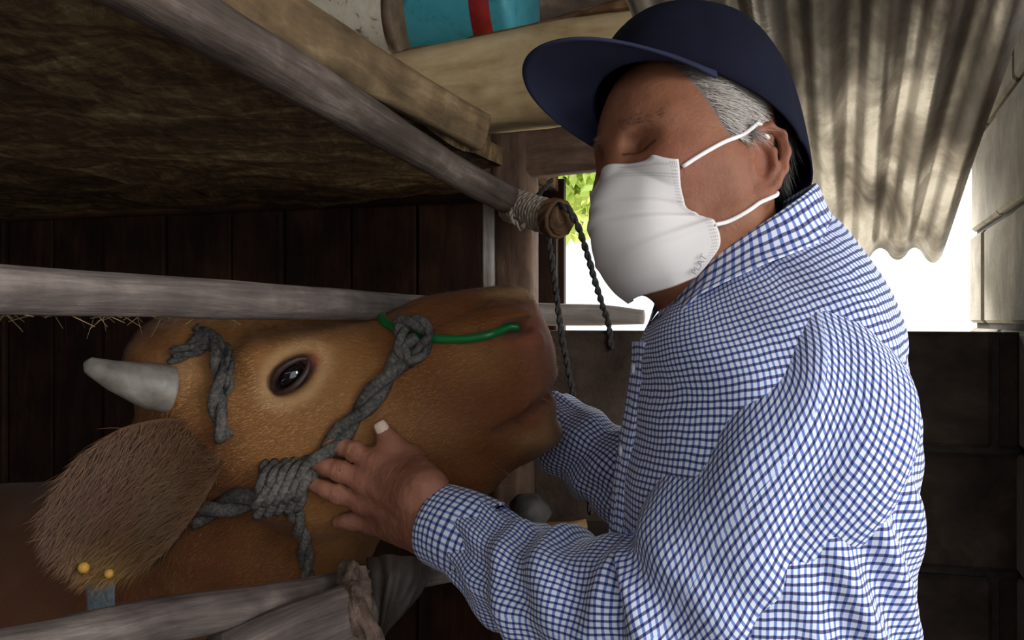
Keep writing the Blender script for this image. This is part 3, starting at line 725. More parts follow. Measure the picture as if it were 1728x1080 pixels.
for (x, y, d, r_) in ((141, 958, 1.110, .0065), (184, 968, 1.108, .0055)):  # second stud is added for the glow of pale fur at the tip
    V, Fc, uv = tube(np.array([P(x, y, d+.010), P(x, y, d+.006), P(x, y, d-.002), P(x, y, d-.006)]), [r_*.7, r_, r_, r_*.7], 18); part('ear_tag_and_tip', V, Fc, M_tag, e_o, label='yellow ear tag and pale ear tip stud')
EV2, EQ2 = ear([P(330, 610, 1.41), P(285, 610, 1.46), P(240, 620, 1.50), P(210, 640, 1.52)], [.025, .035, .05, .052, .042, .03, .004], .35, (0, 1, .3))
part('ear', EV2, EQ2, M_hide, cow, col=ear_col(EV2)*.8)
# ------------------------------------------------------------------ halter, nose ring, neck strap
m = MB('grey_rope'); r1 = m.noise(m.coord('Object'), 220, 5, .7); r2 = m.noise(m.coord('Object'), 18, 4, .6)
M_rope = m.out(m.ramp(m.math('ADD', m.math('MULTIPLY', r1, .6), m.math('MULTIPLY', r2, .4)), [(.36, lin(50, 47, 45)), (.5, lin(92, 87, 82)), (.64, lin(130, 123, 114))]), .95, spec=.1, bump=r1, bs=.8, bd=.004)
m = MB('dark_cord'); r1 = m.noise(m.coord('Object'), 300, 4, .7)
M_cord = m.out(m.ramp(r1, [(.35, lin(34, 32, 32)), (.65, lin(74, 70, 66))]), .9, spec=.2, bump=r1, bs=.5, bd=.002)
M_green = MB('green_plastic').out(lin(14, 112, 52), .28, spec=.5)
def on_cow(pts, off, n=None, default=1.2):
    q = np.array(pts, float)
    d = np.array([cow_depth(x, y, default=default) for x, y in q])-off
    return [P(x, y, dd) for (x, y), dd in zip(q, d)]
def dense(pts, n): return spline(np.array([(x, y, 0) for x, y in pts], float), n)[:, :2]
def smooth1(a, k=2):
    a = np.array(a)
    for _ in range(k): a[1:-1] = (a[:-2]+2*a[1:-1]+a[2:])/4
    return a
halter = thing('rope_halter', 'thick grey rope halter tied around the cow head', 'halter', P(470, 825, 1.15))
cheek = smooth1(on_cow(dense([(704, 568), (676, 605), (640, 655), (600, 705), (562, 748), (520, 795), (480, 822)], 26), .010), 4)
V, Fc, uv = rope(cheek, .0125, 2, 9.0, seed=1); part('cheek_rope', V, Fc, M_rope, halter)
loop = np.array([P(672, 560, cheek[0][1]-.004), P(676, 545, cheek[0][1]-.016), P(696, 542, cheek[0][1]-.022), P(716, 552, cheek[0][1]-.020), P(720, 575, cheek[0][1]-.008), P(706, 600, cheek[0][1]+.002), P(690, 612, cheek[0][1]+.006)])
loop[:, 1] = np.minimum(loop[:, 1], 1.16)
V, Fc, uv = rope(loop, .0085, 2, 7.0, seed=2); part('ring_loop', V, Fc, M_rope, halter)
loop2 = np.array([P(690, 612, cheek[2][1]-.004), P(676, 585, cheek[1][1]-.012), P(676, 556, cheek[0][1]-.018), P(686, 545, cheek[0][1]-.012)])
V, Fc, uv = rope(loop2, .0085, 2, 7.0, seed=3); part('ring_loop', V, Fc, M_rope, halter)
jaw = smooth1(on_cow(dense([(525, 800), (480, 822), (430, 838), (385, 852), (335, 866), (320, 872)], 18), .012), 3)
V, Fc, uv = rope(jaw, .0150, 2, 9.0, seed=4); part('jaw_rope', V, Fc, M_rope, halter)
kd = cow_depth(478, 820)
kn = []
for k in range(5):
    x0 = 440+k*17; pts = [P(x0-6, 866-k*3, kd-.006), P(x0-3, 845-k*3, kd-.026), P(x0+6, 815-k*4, kd-.030), P(x0+10, 792-k*2, kd-.014), P(x0+12, 786-k*2, kd+.0)]
    kn.append(rope(pts, .0085, 2, 7, seed=10+k))
V, Fc, uv = join(kn); part('knot', V, Fc, M_rope, halter, label='wrapped cheek knot')
tail = smooth1(on_cow(dense([(492, 850), (502, 880), (512, 915), (516, 950), (518, 985)], 12), .008), 2)
V, Fc, uv = rope(tail, .0095, 2, 8, seed=5); part('tail_rope', V, Fc, M_rope, halter)
crown = smooth1(on_cow(dense([(338, 560), (362, 580), (372, 610), (370, 650), (366, 690), (374, 720), (378, 742)], 22), .007), 3)
V, Fc, uv = rope(crown, .0105, 2, 9, seed=6); part('poll_rope', V, Fc, M_rope, halter)
c2 = smooth1(on_cow(dense([(330, 552), (352, 562), (385, 590), (388, 625), (384, 665)], 16), .006), 2)
V, Fc, uv = rope(c2, .0055, 2, 9, seed=7); part('poll_rope', V, Fc, M_rope, halter)
hb = smooth1(on_cow(dense([(352, 566), (330, 578), (310, 590), (290, 598)], 10), .007), 1)
V, Fc, uv = rope(hb, .007, 2, 8, seed=8); part('horn_rope', V, Fc, M_rope, halter)
hb = smooth1(on_cow(dense([(350, 585), (325, 596), (300, 604), (284, 612)], 10), .005), 1)
V, Fc, uv = rope(hb, .0055, 2, 8, seed=9); part('horn_rope', V, Fc, M_rope, halter)
ringp = smooth1(on_cow(dense([(646, 541), (655, 549), (674, 559), (700, 566), (740, 572), (790, 572), (830, 564), (858, 552)], 30), .006), 5)
ringp = np.concatenate([[ringp[0]+[-.006, .03, .010]], ringp, [P(872, 553, ringp[-1][1]+.010), P(880, 552, ringp[-1][1]+.03)]])
V, Fc, uv = tube(spline(ringp, 70), .0048, 14); o = part('nose_ring', V, Fc, M_green, base=ringp[3]); tag(o, 'green plastic nose ring hose running into the cow nostril', 'nose ring')
nd = cow_depth(170, 1010, default=1.3)
M_strap = plain('grey_blue_webbing', lin(76, 84, 88), lin(104, 112, 116), 80, .9, stretch=(4, 4, 1))
sp = smooth1([P(168, 940, 1.20), P(169, 985, 1.20), P(171, 1030, 1.22), P(172, 1080, 1.25), P(173, 1130, 1.28)], 1)
V, Fc, uv = tube(spline(sp, 20), .017, 16, ex=5, sx=.2, up=(0, -1, .1)); o = part('neck_strap', V, Fc, M_strap, base=sp[0]); tag(o, 'grey blue webbing strap hanging under the cow ear', 'strap')
# ------------------------------------------------------------------ lashing on the corner post and hanging cords
M_cloth = plain('whitish_cord_wrap', lin(128, 112, 96), lin(172, 158, 142), 120, .95, .6, .004)
ls = thing('lashed_pole_end', 'pole stub wrapped in whitish cord beside the opening', 'lashing', P(870, 350, 1.80))
sp = spline([P(862, 346, 1.82), P(900, 358, 1.775), P(928, 366, 1.745), P(950, 371, 1.72)], 24)
V, Fc, uv = tube(sp, [.027]*24, 20, disp=wobble(.001, seed=71)); part('stub', V, Fc, M_bark, ls, uv=uv)
T, A, B = frames(sp)
hel = []
for k in range(170):
    t_ = k/169*.76; i = t_*23; i0 = int(i); c_ = sp[i0]*(1-(i-i0))+sp[min(i0+1, 23)]*(i-i0); a_ = k*.55
    hel.append(c_+(A[i0]*math.cos(a_)+B[i0]*math.sin(a_))*.0285)
V, Fc, uv = tube(np.array(hel), .0036, 7, disp=lambda U, S, TH: .0006*sn(np.stack([np.cos(TH), np.sin(TH), S*300], -1), 1.5, 3)); part('cord_wrap', V, Fc, M_cloth, ls)
hel = []
for k in range(60):
    t_ = .80+k/59*.14; i = t_*23; i0 = int(i); c_ = sp[i0]*(1-(i-i0))+sp[min(i0+1, 23)]*(i-i0); a_ = k*.62
    hel.append(c_+(A[i0]*math.cos(a_)+B[i0]*math.sin(a_))*.0305)
V, Fc, uv = tube(np.array(hel), .0048, 8); part('dark_wrap', V, Fc, M_bark, ls, label='dark brown cord coil')
for k, pts in enumerate(([(868, 345, 1.78), (862, 365, 1.77), (872, 378, 1.765), (880, 388, 1.765)], [(872, 350, 1.775), (890, 372, 1.76), (880, 384, 1.76)], [(905, 332, 1.77), (915, 322, 1.765), (924, 312, 1.765), (932, 303, 1.77)])):
    V, Fc, uv = rope([P(*q) for q in pts], .0042, 2, 7, seed=k+20); part('loose_end', V, Fc, M_cloth if k < 2 else M_cord, ls)
c1 = [P(924, 393, 1.735), P(930, 430, 1.735), P(938, 490, 1.735), P(947, 560, 1.735), P(958, 620, 1.735), P(968, 670, 1.735), P(985, 780, 1.735), P(997, 868, 1.735)]
V, Fc, uv = rope(c1, .0052, 2, 7, seed=31); o = part('hanging_cord', V, Fc, M_cord, base=c1[0]); tag(o, 'left dark twisted cord hanging straight from the lashed stub', 'cord')
c2 = [P(938, 346, 1.715), P(955, 350, 1.70), P(972, 375, 1.71), P(988, 420, 1.74), P(1004, 475, 1.78), P(1018, 520, 1.82), P(1027, 548, 1.845), P(1032, 590, 1.84)]
V, Fc, uv = rope(c2, .0056, 2, 7, seed=32); o = part('arched_cord', V, Fc, M_cord, base=c2[0]); tag(o, 'thicker dark cord arching from the lashed stub to the sill', 'cord')
log('sill_pole', [P(880, 530, 2.10), P(950, 531, 2.07), P(1020, 532, 2.03), P(1086, 536, 2.0)], [.0225, .022, .0205, .014], M_batten, 'pale peeling pole lying on the sill of the opening', 'pole', .0014, 55, n=40)
# rag and bag at the rail end
M_rag = plain('brown_rag', lin(70, 52, 44), lin(128, 104, 90), 70, .9, .8, .006)
rg = thing('twisted_rag', 'twisted brown rag tying the lower rail to the short log', 'rag', P(602, 1000, 1.12))
for k in range(3):
    pts = [P(586+k*9, 962, 1.10-.01*k), P(594+k*6, 990, 1.07), P(602+k*3, 1010, 1.05-.005*k), P(598+k*8, 1040, 1.03), P(604+k*10, 1075, 1.03), P(602+k*12, 1120, 1.03)]
    V, Fc, uv = tube(spline(pts, 40), np.interp(np.linspace(0, 1, 40), [0, .25, .4, 1], [.013, .012, .009, .014]), 14, disp=lambda U, S, TH: .0035*np.sin(TH*3+S*90+k)+.002*sn(np.stack([np.cos(TH)*2, np.sin(TH)*2, S*50], -1), 1.5, k)); part('rag_strand', V, Fc, M_rag, rg)
M_bag = plain('brown_plastic_bag', lin(44, 33, 28), lin(70, 56, 47), 14, .55, .5, .01)
bgp = spline([P(628, 990, 1.16), P(650, 985, 1.16), P(685, 1000, 1.17), P(705, 1025, 1.18)], 30)
V, Fc, uv = tube(spline([P(672, 950, 1.17), P(668, 975, 1.16), P(656, 1010, 1.15), P(644, 1045, 1.145), P(636, 1072, 1.145)], 60), np.interp(np.linspace(0, 1, 60), [0, .2, .5, .8, 1], [.040, .036, .026, .016, .008]), 60, sx=.7, sy=1.0, disp=lambda U, S, TH: .007*np.abs(sn(np.stack([np.cos(TH)*2, np.sin(TH)*2, S*22], -1), 1.8, 91))-.004+.0035*np.sin(TH*7+S*80+2*sn(np.stack([np.cos(TH), np.sin(TH), S*20], -1), 1.5, 92)), ends=.1)
o = part('plastic_bag', V, Fc, M_bag, base=P(655, 955, 1.17)); tag(o, 'crumpled dark brown plastic bag beside the twisted rag', 'bag')
# things in the dim corner beyond the cow jaw
M_stone = plain('grey_stone', lin(44, 41, 38), lin(70, 65, 60), 18, .9, .6, .01)
def rock(c, R, seed, label):
    V, Q = sphere((0, 0, 0), (1, 1, 1), nu=26, nv=16); d = 1+.22*sn(V, 2.2, seed)+.07*sn(V, 7, seed+1)
    o = part('stone', V*d[:, None]*np.asarray(R)+c, Q, M_stone, base=c); tag(o, label, 'stone')
br = P(905, 900, 1.66)
V, Fc = obox(np.array([-.015, 1.52, 0]), np.array((1., 0, 0)), np.array((0, 1., 0)), np.array((0, 0, 1.)), .34, .22, 1.075, .01)
o = part('trough_block', V, Fc, M_block, smooth=False, base=(-.015, 1.52, 0)); tag(o, 'dark concrete feed trough block in the corner below the post', 'trough')
rock(P(893, 866, 1.62)+[0, 0, .005], (.034, .05, .027), 3, 'grey stone lying beyond the cow chin in the dim corner')
log('corner_stick', [P(858, 896, 1.60), P(900, 893, 1.60), P(960, 890, 1.60), P(990, 884, 1.60)], [.009, .010, .010, .008], M_bark, 'reddish brown stick lying in the dim corner below the cords', 'stick', .001, 57, n=30, M=12)
# shrub and tree outside the left opening
M_leaf = plain('sunlit_leaf', lin(176, 206, 96), lin(224, 232, 140), 3, .5)
def foliage(name, c, R, n, size, label, seed):
    root = thing(name, label, 'shrub', (0, c[1], -.02)); r = np.random.default_rng(seed)
    V, Fc, uv = tube(spline([(.0, c[1], -.02), (.0, c[1], c[2]*.5), (c[0]-.1, c[1], c[2])], 12), np.linspace(.06, .03, 12), 10); part('trunk', V, Fc, M_bark, root, uv=uv)
    d = r.normal(size=(n, 3)); d /= np.linalg.norm(d, axis=1)[:, None]; p = np.asarray(c)+d*np.asarray(R)*(r.random((n, 1))**.45)*(1+.25*sn(d, 4, seed))[:, None]
    a = r.normal(size=(n, 3)); a /= np.linalg.norm(a, axis=1)[:, None]; b = np.cross(a, r.normal(size=(n, 3))); b /= np.linalg.norm(b, axis=1)[:, None]
    s = size*(.6+.8*r.random((n, 1)))
    VV = np.stack([p-a*s, p+b*s*.45, p+a*s, p-b*s*.45], 1).reshape(-1, 3); part('foliage', VV, (np.arange(n)[:, None]*4+np.arange(4)), M_leaf, root, smooth=False, kind='stuff')
foliage('garden_shrub', (.26, 5.6, 2.26), (.46, .5, .36), 3000, .05, 'yellow green sunlit shrub seen through the left opening', 4)
# ------------------------------------------------------------------ the man
yaw, pit, rol = math.radians(29), math.radians(-4), math.radians(12)
f0 = np.array([-math.cos(yaw), -math.sin(yaw), 0]); l0 = np.array([math.sin(yaw), -math.cos(yaw), 0]); u0 = np.array([0, 0, 1.])
hf = f0*math.cos(pit)-u0*math.sin(pit); u1 = u0*math.cos(pit)+f0*math.sin(pit)
hl = l0*math.cos(rol)+u1*math.sin(rol); hu = u1*math.cos(rol)-l0*math.sin(rol)
HO = P(1180, 312, .965)
HM = np.stack([hf, hl, hu])             # rows: local axes in world
def HW(p): return HO+np.asarray(p, float)@HM          # local metres -> world
def HL(p): return (np.asarray(p, float)-HO)@HM.T
mm = lambda *a: np.array(a, float)/1000
h = Field((-.125, -.10, -.20), (.135, .115, .15), .0021)
h.ell(mm(4, 0, 48), mm(94, 75, 84), .01)
h.ell(mm(42, 0, -22), mm(52, 60, 78), .03)
h.ell(mm(30, 0, 20), mm(62, 66, 60), .03)
for s in (1, -1):
    h.cap(mm(8, 54*s, -52), mm(76, 15*s, -92), .017, .015, .03)
    h.cap(mm(8, 56*s, -10), mm(8, 54*s, -52), .016, .017, .03)
    h.cap(mm(66, 42*s, -10), mm(30, 58*s, -8), .017, .012, .03)       # cheekbone
    h.cap(mm(84, 12*s, 34), mm(66, 48*s, 35), .010, .009, .014)        # brow ridge
    h.ell(mm(95, 11*s, -33), mm(11, 9, 8), .008)                        # nostril wing
    h.ell(mm(91, 31*s, 18), mm(11, 16, 9), .014, True)                 # eye socket
    h.ell(mm(71, 31*s, 13), mm(15.5, 20, 15), .008)                       # closed lid over the eyeball
    h.cap(mm(87.5, 18*s, 9.0), mm(87, 31*s, 9.5), .0016, .0016, .002, True)  # lid line
    h.cap(mm(87, 31*s, 9.5), mm(78, 47*s, 14), .0016, .0013, .002, True)
    h.cap(mm(84, 18*s, 2), mm(80, 42*s, 1), .0015, .0013, .004, True) # under eye crease
    h.cap(mm(80, 22*s, -6), mm(74, 44*s, -6), .006, .006, .012)       # eye bag
    h.cap(mm(74, 49*s, 15), mm(64, 58*s, 21), .0009, .0007, .003, True); h.cap(mm(74, 50*s, 11), mm(63, 59*s, 8), .0009, .0007, .003, True)
h.cap(mm(90, 0, 22), mm(100, 0, -24), .0085, .011, .012)
h.ell(mm(103, 0, -30), mm(11, 11, 10), .006)
h.ell(mm(88, 0, -62), mm(12, 24, 9), .010); h.ell(mm(88, 0, -72), mm(10, 20, 8), .008); h.ell(mm(78, 0, -94), mm(15, 18, 13), .012)
h.cap(mm(101, 0, -66.5), mm(90, 22, -67), .002, .0015, .003, True); h.cap(mm(101, 0, -66.5), mm(90, -22, -67), .002, .0015, .003, True)
# neck, running back and down
h.cap(mm(-18, 0, -30), mm(-40, 0, -140), .054, .056, .03); h.cap(mm(-40, 0, -140), mm(-48, 0, -200), .056, .060, .03)
h.cap(mm(20, 0, -80), mm(-5, 0, -150), .032, .036, .04)
for s in (1,):
    h.cap(mm(-18, 58, -30), mm(2, 30, -150), .010, .012, .02)
# ears: helix, antihelix, concha, lobe, tragus
for s in (1, -1):
    E = lambda x, y, z: mm(x+5, s*y, z-8)
    h.ell(E(-14, 73, 2), mm(19, 7, 29), .006, ax=[(1, s*.25, 0), (-.25*s, 1, 0), (0, 0, 1)])
    hx = [E(-1, 74, 6), E(0, 77, 18), E(-5, 82, 30), E(-17, 86, 35), E(-29, 88, 29), E(-33, 87, 14), E(-30, 85, -2), E(-22, 82, -17), E(-14, 78, -27)]
    h.chain(hx, [.0035, .0042, .0046, .0048, .0048, .0046, .0042, .004, .005], .004)
    h.chain([E(-10, 80, 22), E(-20, 83, 14), E(-21, 83, 0), E(-15, 80, -12)], [.003, .004, .004, .004], .004)
    h.ell(E(-10, 77, -27), mm(9, 5.5, 10), .006)
    h.ell(E(-9, 85, 0), mm(8, 8, 13), .005, True); h.ell(E(-19, 91, 24), mm(9, 6, 7), .004, True); h.cap(E(-27, 92, 22), E(-26, 90, -2), .0035, .003, .003, True)
    h.ell(E(2, 76, -3), mm(4, 5, 7), .004)
Vh, Qh = h.mesh()
N_, _ = normals(Vh, Qh); Vh = Vh+N_*(.0006*sn(Vh, 90, 12)+.0003*sn(Vh, 220, 13))[:, None]
def skin_col(p):
    base = np.array(lin(152, 102, 74)); red = np.array(lin(146, 78, 60)); dk = np.array(lin(104, 62, 46)); scalp = np.array(lin(120, 110, 104)); gd = np.array(lin(70, 66, 62))
    x, y, z = p[:, 0]*1000, np.abs(p[:, 1])*1000, p[:, 2]*1000
    c = np.tile(base, (len(p), 1))
    def mx(a, w_): nonlocal c; w_ = np.clip(w_, 0, 1)[:, None]; c = c*(1-w_)+a*w_
    g_ = lambda a, b, e, s: np.exp(-((x-a)**2+(y-b)**2+(z-e)**2)/s**2)
    mx(red, g_(64, 48, -8, 26)*.7); mx(red, g_(-15, 82, 5, 30)*.45); mx(dk, g_(82, 24, 12, 14)*.45); mx(red, g_(100, 0, -25, 20)*.5)
    n_ = sn(p*1000, .07, 5); mx(dk, np.clip(n_-.2, 0, 1)*.35)
    for a, b, e, s in ((38, 63, -38, 2.0), (30, 66, 6, 1.3), (52, 58, -26, 1.2), (72, 46, 46, 1.6), (22, 66, -20, 1.2), (60, 55, 30, 1.3)): mx(np.array(lin(70, 38, 30)), g_(a, b, e, s)*.9)
    d = np.minimum(np.abs(z-(5+.0*x)), 9)
    mx(np.array(lin(52, 30, 24)), np.where((x > 70) & (y > 15) & (y < 47), np.exp(-((z-(9.2+np.clip(y-31, 0, 30)*.28))/1.5)**2), 0)*.9)
    mx(scalp, hairmask(p)*.9); mx(gd, napemask(p)*.95)
    return c
def hairmask(p):
    x, y, z = p[:, 0]*1000, np.abs(p[:, 1])*1000, p[:, 2]*1000
    front = 44-.55*np.clip(44-z, 0, 60)+.35*np.clip(z-44, 0, 50)
    return ((y > 40) & (z > 14) & (x < front) & (x > -12) & ~((x < 2) & (z < 36))).astype(float)
def napemask(p):
    x, y, z = p[:, 0]*1000, np.abs(p[:, 1])*1000, p[:, 2]*1000
    return ((x < -38) & (z > -48+0*x) & (z < 60)).astype(float)*np.where((x < -58) | (z > -5), 1, 0)
m = MB('skin'); s1 = m.noise(m.coord('Object'), 140, 6, .7); s2 = m.noise(m.coord('Object'), 32, 5, .6)
M_skin = m.out(m.mix(m.math('MULTIPLY', s2, .7), m.attr(), lin(150, 92, 74), 'MULTIPLY'), .55, spec=.3, bump=s1, bs=.45, bd=.003, Subsurface_Weight=.08)
M_skin.node_tree.nodes['Principled BSDF'].inputs['Subsurface Radius'].default_value = (.01, .004, .002)
man = thing('person', 'man in navy cap, white mask and blue checked shirt stroking the cow', 'person', (.27, .95, 0))
# --- near hand (left), fingers spread over the cheek
def hd(x, y, lift): return P(x, y, min(cow_depth(x, y), 1.20)-lift)
WR = P(742, 888, 1.075); hb_ = Field(np.array(P(500, 950, 1.10))-[.02, .14, .03], np.array(P(800, 690, 1.1))+[.03, .13, .03], .0017)
MC = [hd(632, 782, .026), hd(618, 812, .029), hd(616, 846, .027), hd(628, 880, .022)]
mcd = np.mean([q[1] for q in MC])
def fing(tip, pip, dip, mc, r):
    r *= 1.1; hb_.chain([mc, pip, dip, tip], [r*1.12, r*1.0, r*.94, r*.84], .003)
    hb_.ell(pip, (r*1.10,)*3, .003); hb_.ell(mc+[0, -.003, .0], (r*1.22,)*3, .008)
    ax_ = (tip-mc)/np.linalg.norm(tip-mc); ud = np.array([ax_[2], 0, -ax_[0]])
    for f_ in (-.30, .05, .36):
        q_ = pip+ax_*f_*r; hb_.chain([q_+ud*r*.8+[0, -r*.80, 0], q_+[0, -r*1.12, 0], q_-ud*r*.8+[0, -r*.80, 0]], [.0009]*3, .0018, True)
fing(hd(559, 748, .007), hd(598, 762, .018), hd(577, 754, .013), MC[0], .0098)
fing(hd(533, 780, .008), hd(573, 795, .021), hd(551, 787, .015), MC[1], .0103)
fing(hd(530, 818, .008), hd(571, 834, .020), hd(549, 826, .014), MC[2], .0098)
fing(hd(572, 880, .007), hd(598, 880, .015), hd(584, 880, .011), MC[3], .0088)
TB = [P(728, 820, 1.075), P(690, 775, 1.06), P(660, 748, 1.068), P(646, 724, 1.08)]
tdep = [min(cow_depth(660, 748), 1.2)-.016, min(cow_depth(646, 724), 1.2)-.011]
TB[1] = P(692, 778, min(cow_depth(690, 775), 1.2)-.030); TB[2] = P(660, 750, tdep[0]); TB[3] = P(646, 726, tdep[1])
hb_.chain(TB, [.018, .0140, .0115, .0095], .014)
for k, q in enumerate(MC): hb_.cap(WR+np.array([-.004, 0, .016-.010*k]), q, .021, .0125, .012)
hb_.cap(P(704, 838, WR[1]+.006), P(655, 800, mcd+.004), .021, .016, .025)
hb_.cap(P(715, 895, WR[1]+.004), P(650, 878, mcd+.006), .022, .016, .015)
hb_.cap(WR, WR+np.array([.07, -.05, -.01]), .030, .033, .015)
# tendons and knuckle creases
for k, q in enumerate(MC): hb_.cap(q+[.004, -.010, -.002], WR+np.array([-.02, -.024, .012-.008*k]), .0035, .003, .008)
for (x, y, x2, y2) in ((626, 800, 634, 838), (634, 806, 640, 842), (640, 800, 646, 850), (622, 828, 634, 862)):
    d = MC[1][1]-.018; hb_.cap(P(x, y, d), P(x2, y2, d), .0011, .0011, .002, True)
Vn, Qn = hb_.mesh()
n2_, _ = normals(Vn, Qn); Vn = Vn+n2_*(.0005*sn(Vn, 160, 22)+.0003*sn(Vn, 420, 23))[:, None]
def hand_col(p):
    base = np.array(lin(168, 114, 90)); red = np.array(lin(168, 88, 74)); c = np.tile(base, (len(p), 1))
    for q in MC:
        w_ = np.exp(-((p-q)**2).sum(1)/.014**2)[:, None]*.55; c = c*(1-w_)+red*w_
    n_ = np.clip(sn(p, 120, 6), 0, 1)[:, None]*.3; return c*(1-n_)+np.array(lin(140, 84, 64))*n_
# --- far hand on the other side of the jaw
fh = Field(np.array(P(760, 800, 1.36))-[.02, .14, .06], np.array(P(960, 640, 1.36))+[.06, .08, .05], .003)
FW = P(905, 705, 1.345)
for k in range(4):
    mc_ = P(850, 690+k*16, 1.325); fh.cap(FW+np.array([0, 0, .012-.008*k]), mc_, .019, .012, .01)
    fh.chain([mc_, P(822, 690+k*15, 1.312), P(800, 692+k*14, 1.305), P(786, 694+k*14, 1.30)], [.011, .0105, .0095, .0085], .004)
fh.chain([P(890, 690, 1.335), P(868, 660, 1.325), P(850, 648, 1.318)], [.017, .013, .010], .008); fh.cap(FW, FW+np.array([.06, -.03, -.02]), .028, .032, .012)
Vf, Qf = fh.mesh()
# --- trunk under the shirt
tf = Field((-.10, .68, .75), (.48, 1.38, 1.56), .011)
S1 = np.array((.245, .795, 1.345)); E1 = np.array((.128, .868, 1.178)); S2 = np.array((.245, 1.14, 1.35)); E2 = np.array(P(1120, 838, 1.21))
tf.ell((.245, .96, 1.27), (.09, .14, .15), .05); tf.ell((.235, .955, 1.0), (.10, .15, .22), .05); tf.cap((.245, .85, 1.37), (.245, 1.07, 1.37), .045, .045, .05); tf.cap((.262, .945, 1.40), HW(mm(-44, 0, -170)), .062, .058, .04)
tf.chain([S1, E1, WR+np.array([.05, -.04, -.008])], [.045, .030, .027], .02); tf.chain([S2, E2, FW+np.array([.05, -.02, -.015])], [.045, .030, .026], .02)
Vt, Qt = tf.mesh()
Vall = np.concatenate([HW(Vh), Vn, Vf, Vt]); k1 = len(Vh); k2 = k1+len(Vn); k3 = k2+len(Vf)
Qall = np.concatenate([Qh, Qn+k1, Qf+k2, Qt+k3])
part('body', Vall, Qall, M_skin, man, col=np.concatenate([skin_col(Vh), hand_col(Vn), hand_col(Vf), np.tile(np.array(lin(168, 112, 86)), (len(Vt), 1))]))
# thumbnail and finger nails
M_nail = plain('nail', lin(206, 172, 152), lin(222, 192, 172), 60, .35)
def nail(tip, prev, r, toward=(0, -1, 0)):
    ax_ = (tip-prev)/np.linalg.norm(tip-prev); t_ = np.asarray(toward, float); t_ -= ax_*(t_@ax_); t_ /= np.linalg.norm(t_); sd = np.cross(ax_, t_)
    V = []; n1, n2 = 7, 7
    for i in range(n1):
        for j in range(n2):
            a = (j/(n2-1)-.5)*1.9; l = (i/(n1-1)-.35)*r*1.7; sh = 1-.25*(abs(i/(n1-1)-.5)*2)**3
            V.append(tip+ax_*l*.9+(t_*math.cos(a*sh)+sd*math.sin(a*sh))*r*(1.03-.10*max(0, i/(n1-1)-.4)))
    i = np.arange(n1-1)[:, None]*n2+np.arange(n2-1)[None]
    return np.array(V), np.stack([i, i+1, i+n2+1, i+n2], -1).reshape(-1, 4)
V, Q = nail(TB[3], TB[2], .0098, (-.1, -1, .5)); part('thumbnail', V, Q, M_nail, man, solid=.0008)
# hair: silver at the temple, dark at the nape
M_hair = MB('hair').out(None, .5, spec=.4); 
m = MB('hair_strands'); M_hair = m.out(m.attr(), .5, spec=.45)
hm = hairmask(Vh) > .5
VV, FF, CC = strands(Vh, Qh, hm, 6500, .017, .00045, lambda p: np.tile(np.array([-.9, 0, -.45]), (len(p), 1)), .22, lambda p: np.tile(np.array(lin(176, 166, 156)), (len(p), 1)), 14)
part('hair', HW(VV), FF, M_hair, man, col=CC, smooth=False, label='silver grey temple hair')
nm = napemask(Vh) > .5
VV, FF, CC = strands(Vh, Qh, nm, 6000, .026, .0006, lambda p: np.tile(np.array([-.35, 0, -1.]), (len(p), 1)), .42, lambda p: np.tile(np.array(lin(58, 54, 52)), (len(p), 1)), 15)
part('hair', HW(VV), FF, M_hair, man, col=CC, smooth=False, label='dark nape hair')
ebm = (Vh[:, 0] > .062) & (np.abs(np.abs(Vh[:, 1])-.032) < .021) & (np.abs(Vh[:, 2]-.038) < .006)
VV, FF, CC = strands(Vh, Qh, ebm, 150, .010, .00022, lambda p: np.stack([-.3+0*p[:, 0], np.sign(p[:, 1]), -.1+0*p[:, 0]], -1), .3, lambda p: np.tile(np.array(lin(120, 92, 76)), (len(p), 1)), 16)
part('eyebrows', HW(VV), FF, M_hair, man, col=CC, smooth=False, kind='stuff')
# --- cap
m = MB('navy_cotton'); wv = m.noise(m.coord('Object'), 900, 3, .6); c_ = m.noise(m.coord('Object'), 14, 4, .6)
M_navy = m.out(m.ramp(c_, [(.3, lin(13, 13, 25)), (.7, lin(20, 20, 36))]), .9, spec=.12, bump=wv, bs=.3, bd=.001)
m = MB('navy_cotton_lit_brim'); wv = m.noise(m.coord('Object'), 900, 3, .6); c_ = m.noise(m.coord('Object'), 14, 4, .6)
M_brim = m.out(m.ramp(c_, [(.3, lin(36, 38, 55)), (.7, lin(45, 47, 66))]), .9, spec=.12, bump=wv, bs=.3, bd=.001)  # lighter copy of the cap navy, window bounce light put into the colour
def zr(x): return 39+.41*x
nt, nr = 97, 26
TH_ = np.linspace(0, 2*PI, nt); tt = np.linspace(0, 1, nr)*PI/2
cx, ax_, ay_ = -3, 109, 84
CV = []
for t_ in tt:
    for a in TH_:
        x0, y0 = cx+ax_*math.cos(a), ay_*math.sin(a); z0 = zr(x0)
        s_ = math.cos(t_)**(.72+.16*max(0, math.cos(a))); hgt = math.sin(t_)**.95
        top = 184-4*math.cos(a)
        seam = 1-.010*max(0, 1-abs(((a+PI/6) % (PI/3))-PI/6)/.05)*(math.cos(t_) > .1)
        x = cx-14*math.sin(t_)+(x0-cx)*s_*seam; y = y0*s_*seam; z = z0+(top-z0)*hgt
        if math.cos(a) > 0: z += 5*math.cos(a)*math.sin(2*t_)
        CV.append((x, y, z))
CV = np.array(CV)/1000; i = np.arange(nr-1)[:, None]*nt+np.arange(nt-1)[None]
CV = CV+.0012*sn(CV, 60, 17)[:, None]*(CV/np.linalg.norm(CV, axis=1)[:, None])
kr, kp = math.radians(8), math.radians(4)
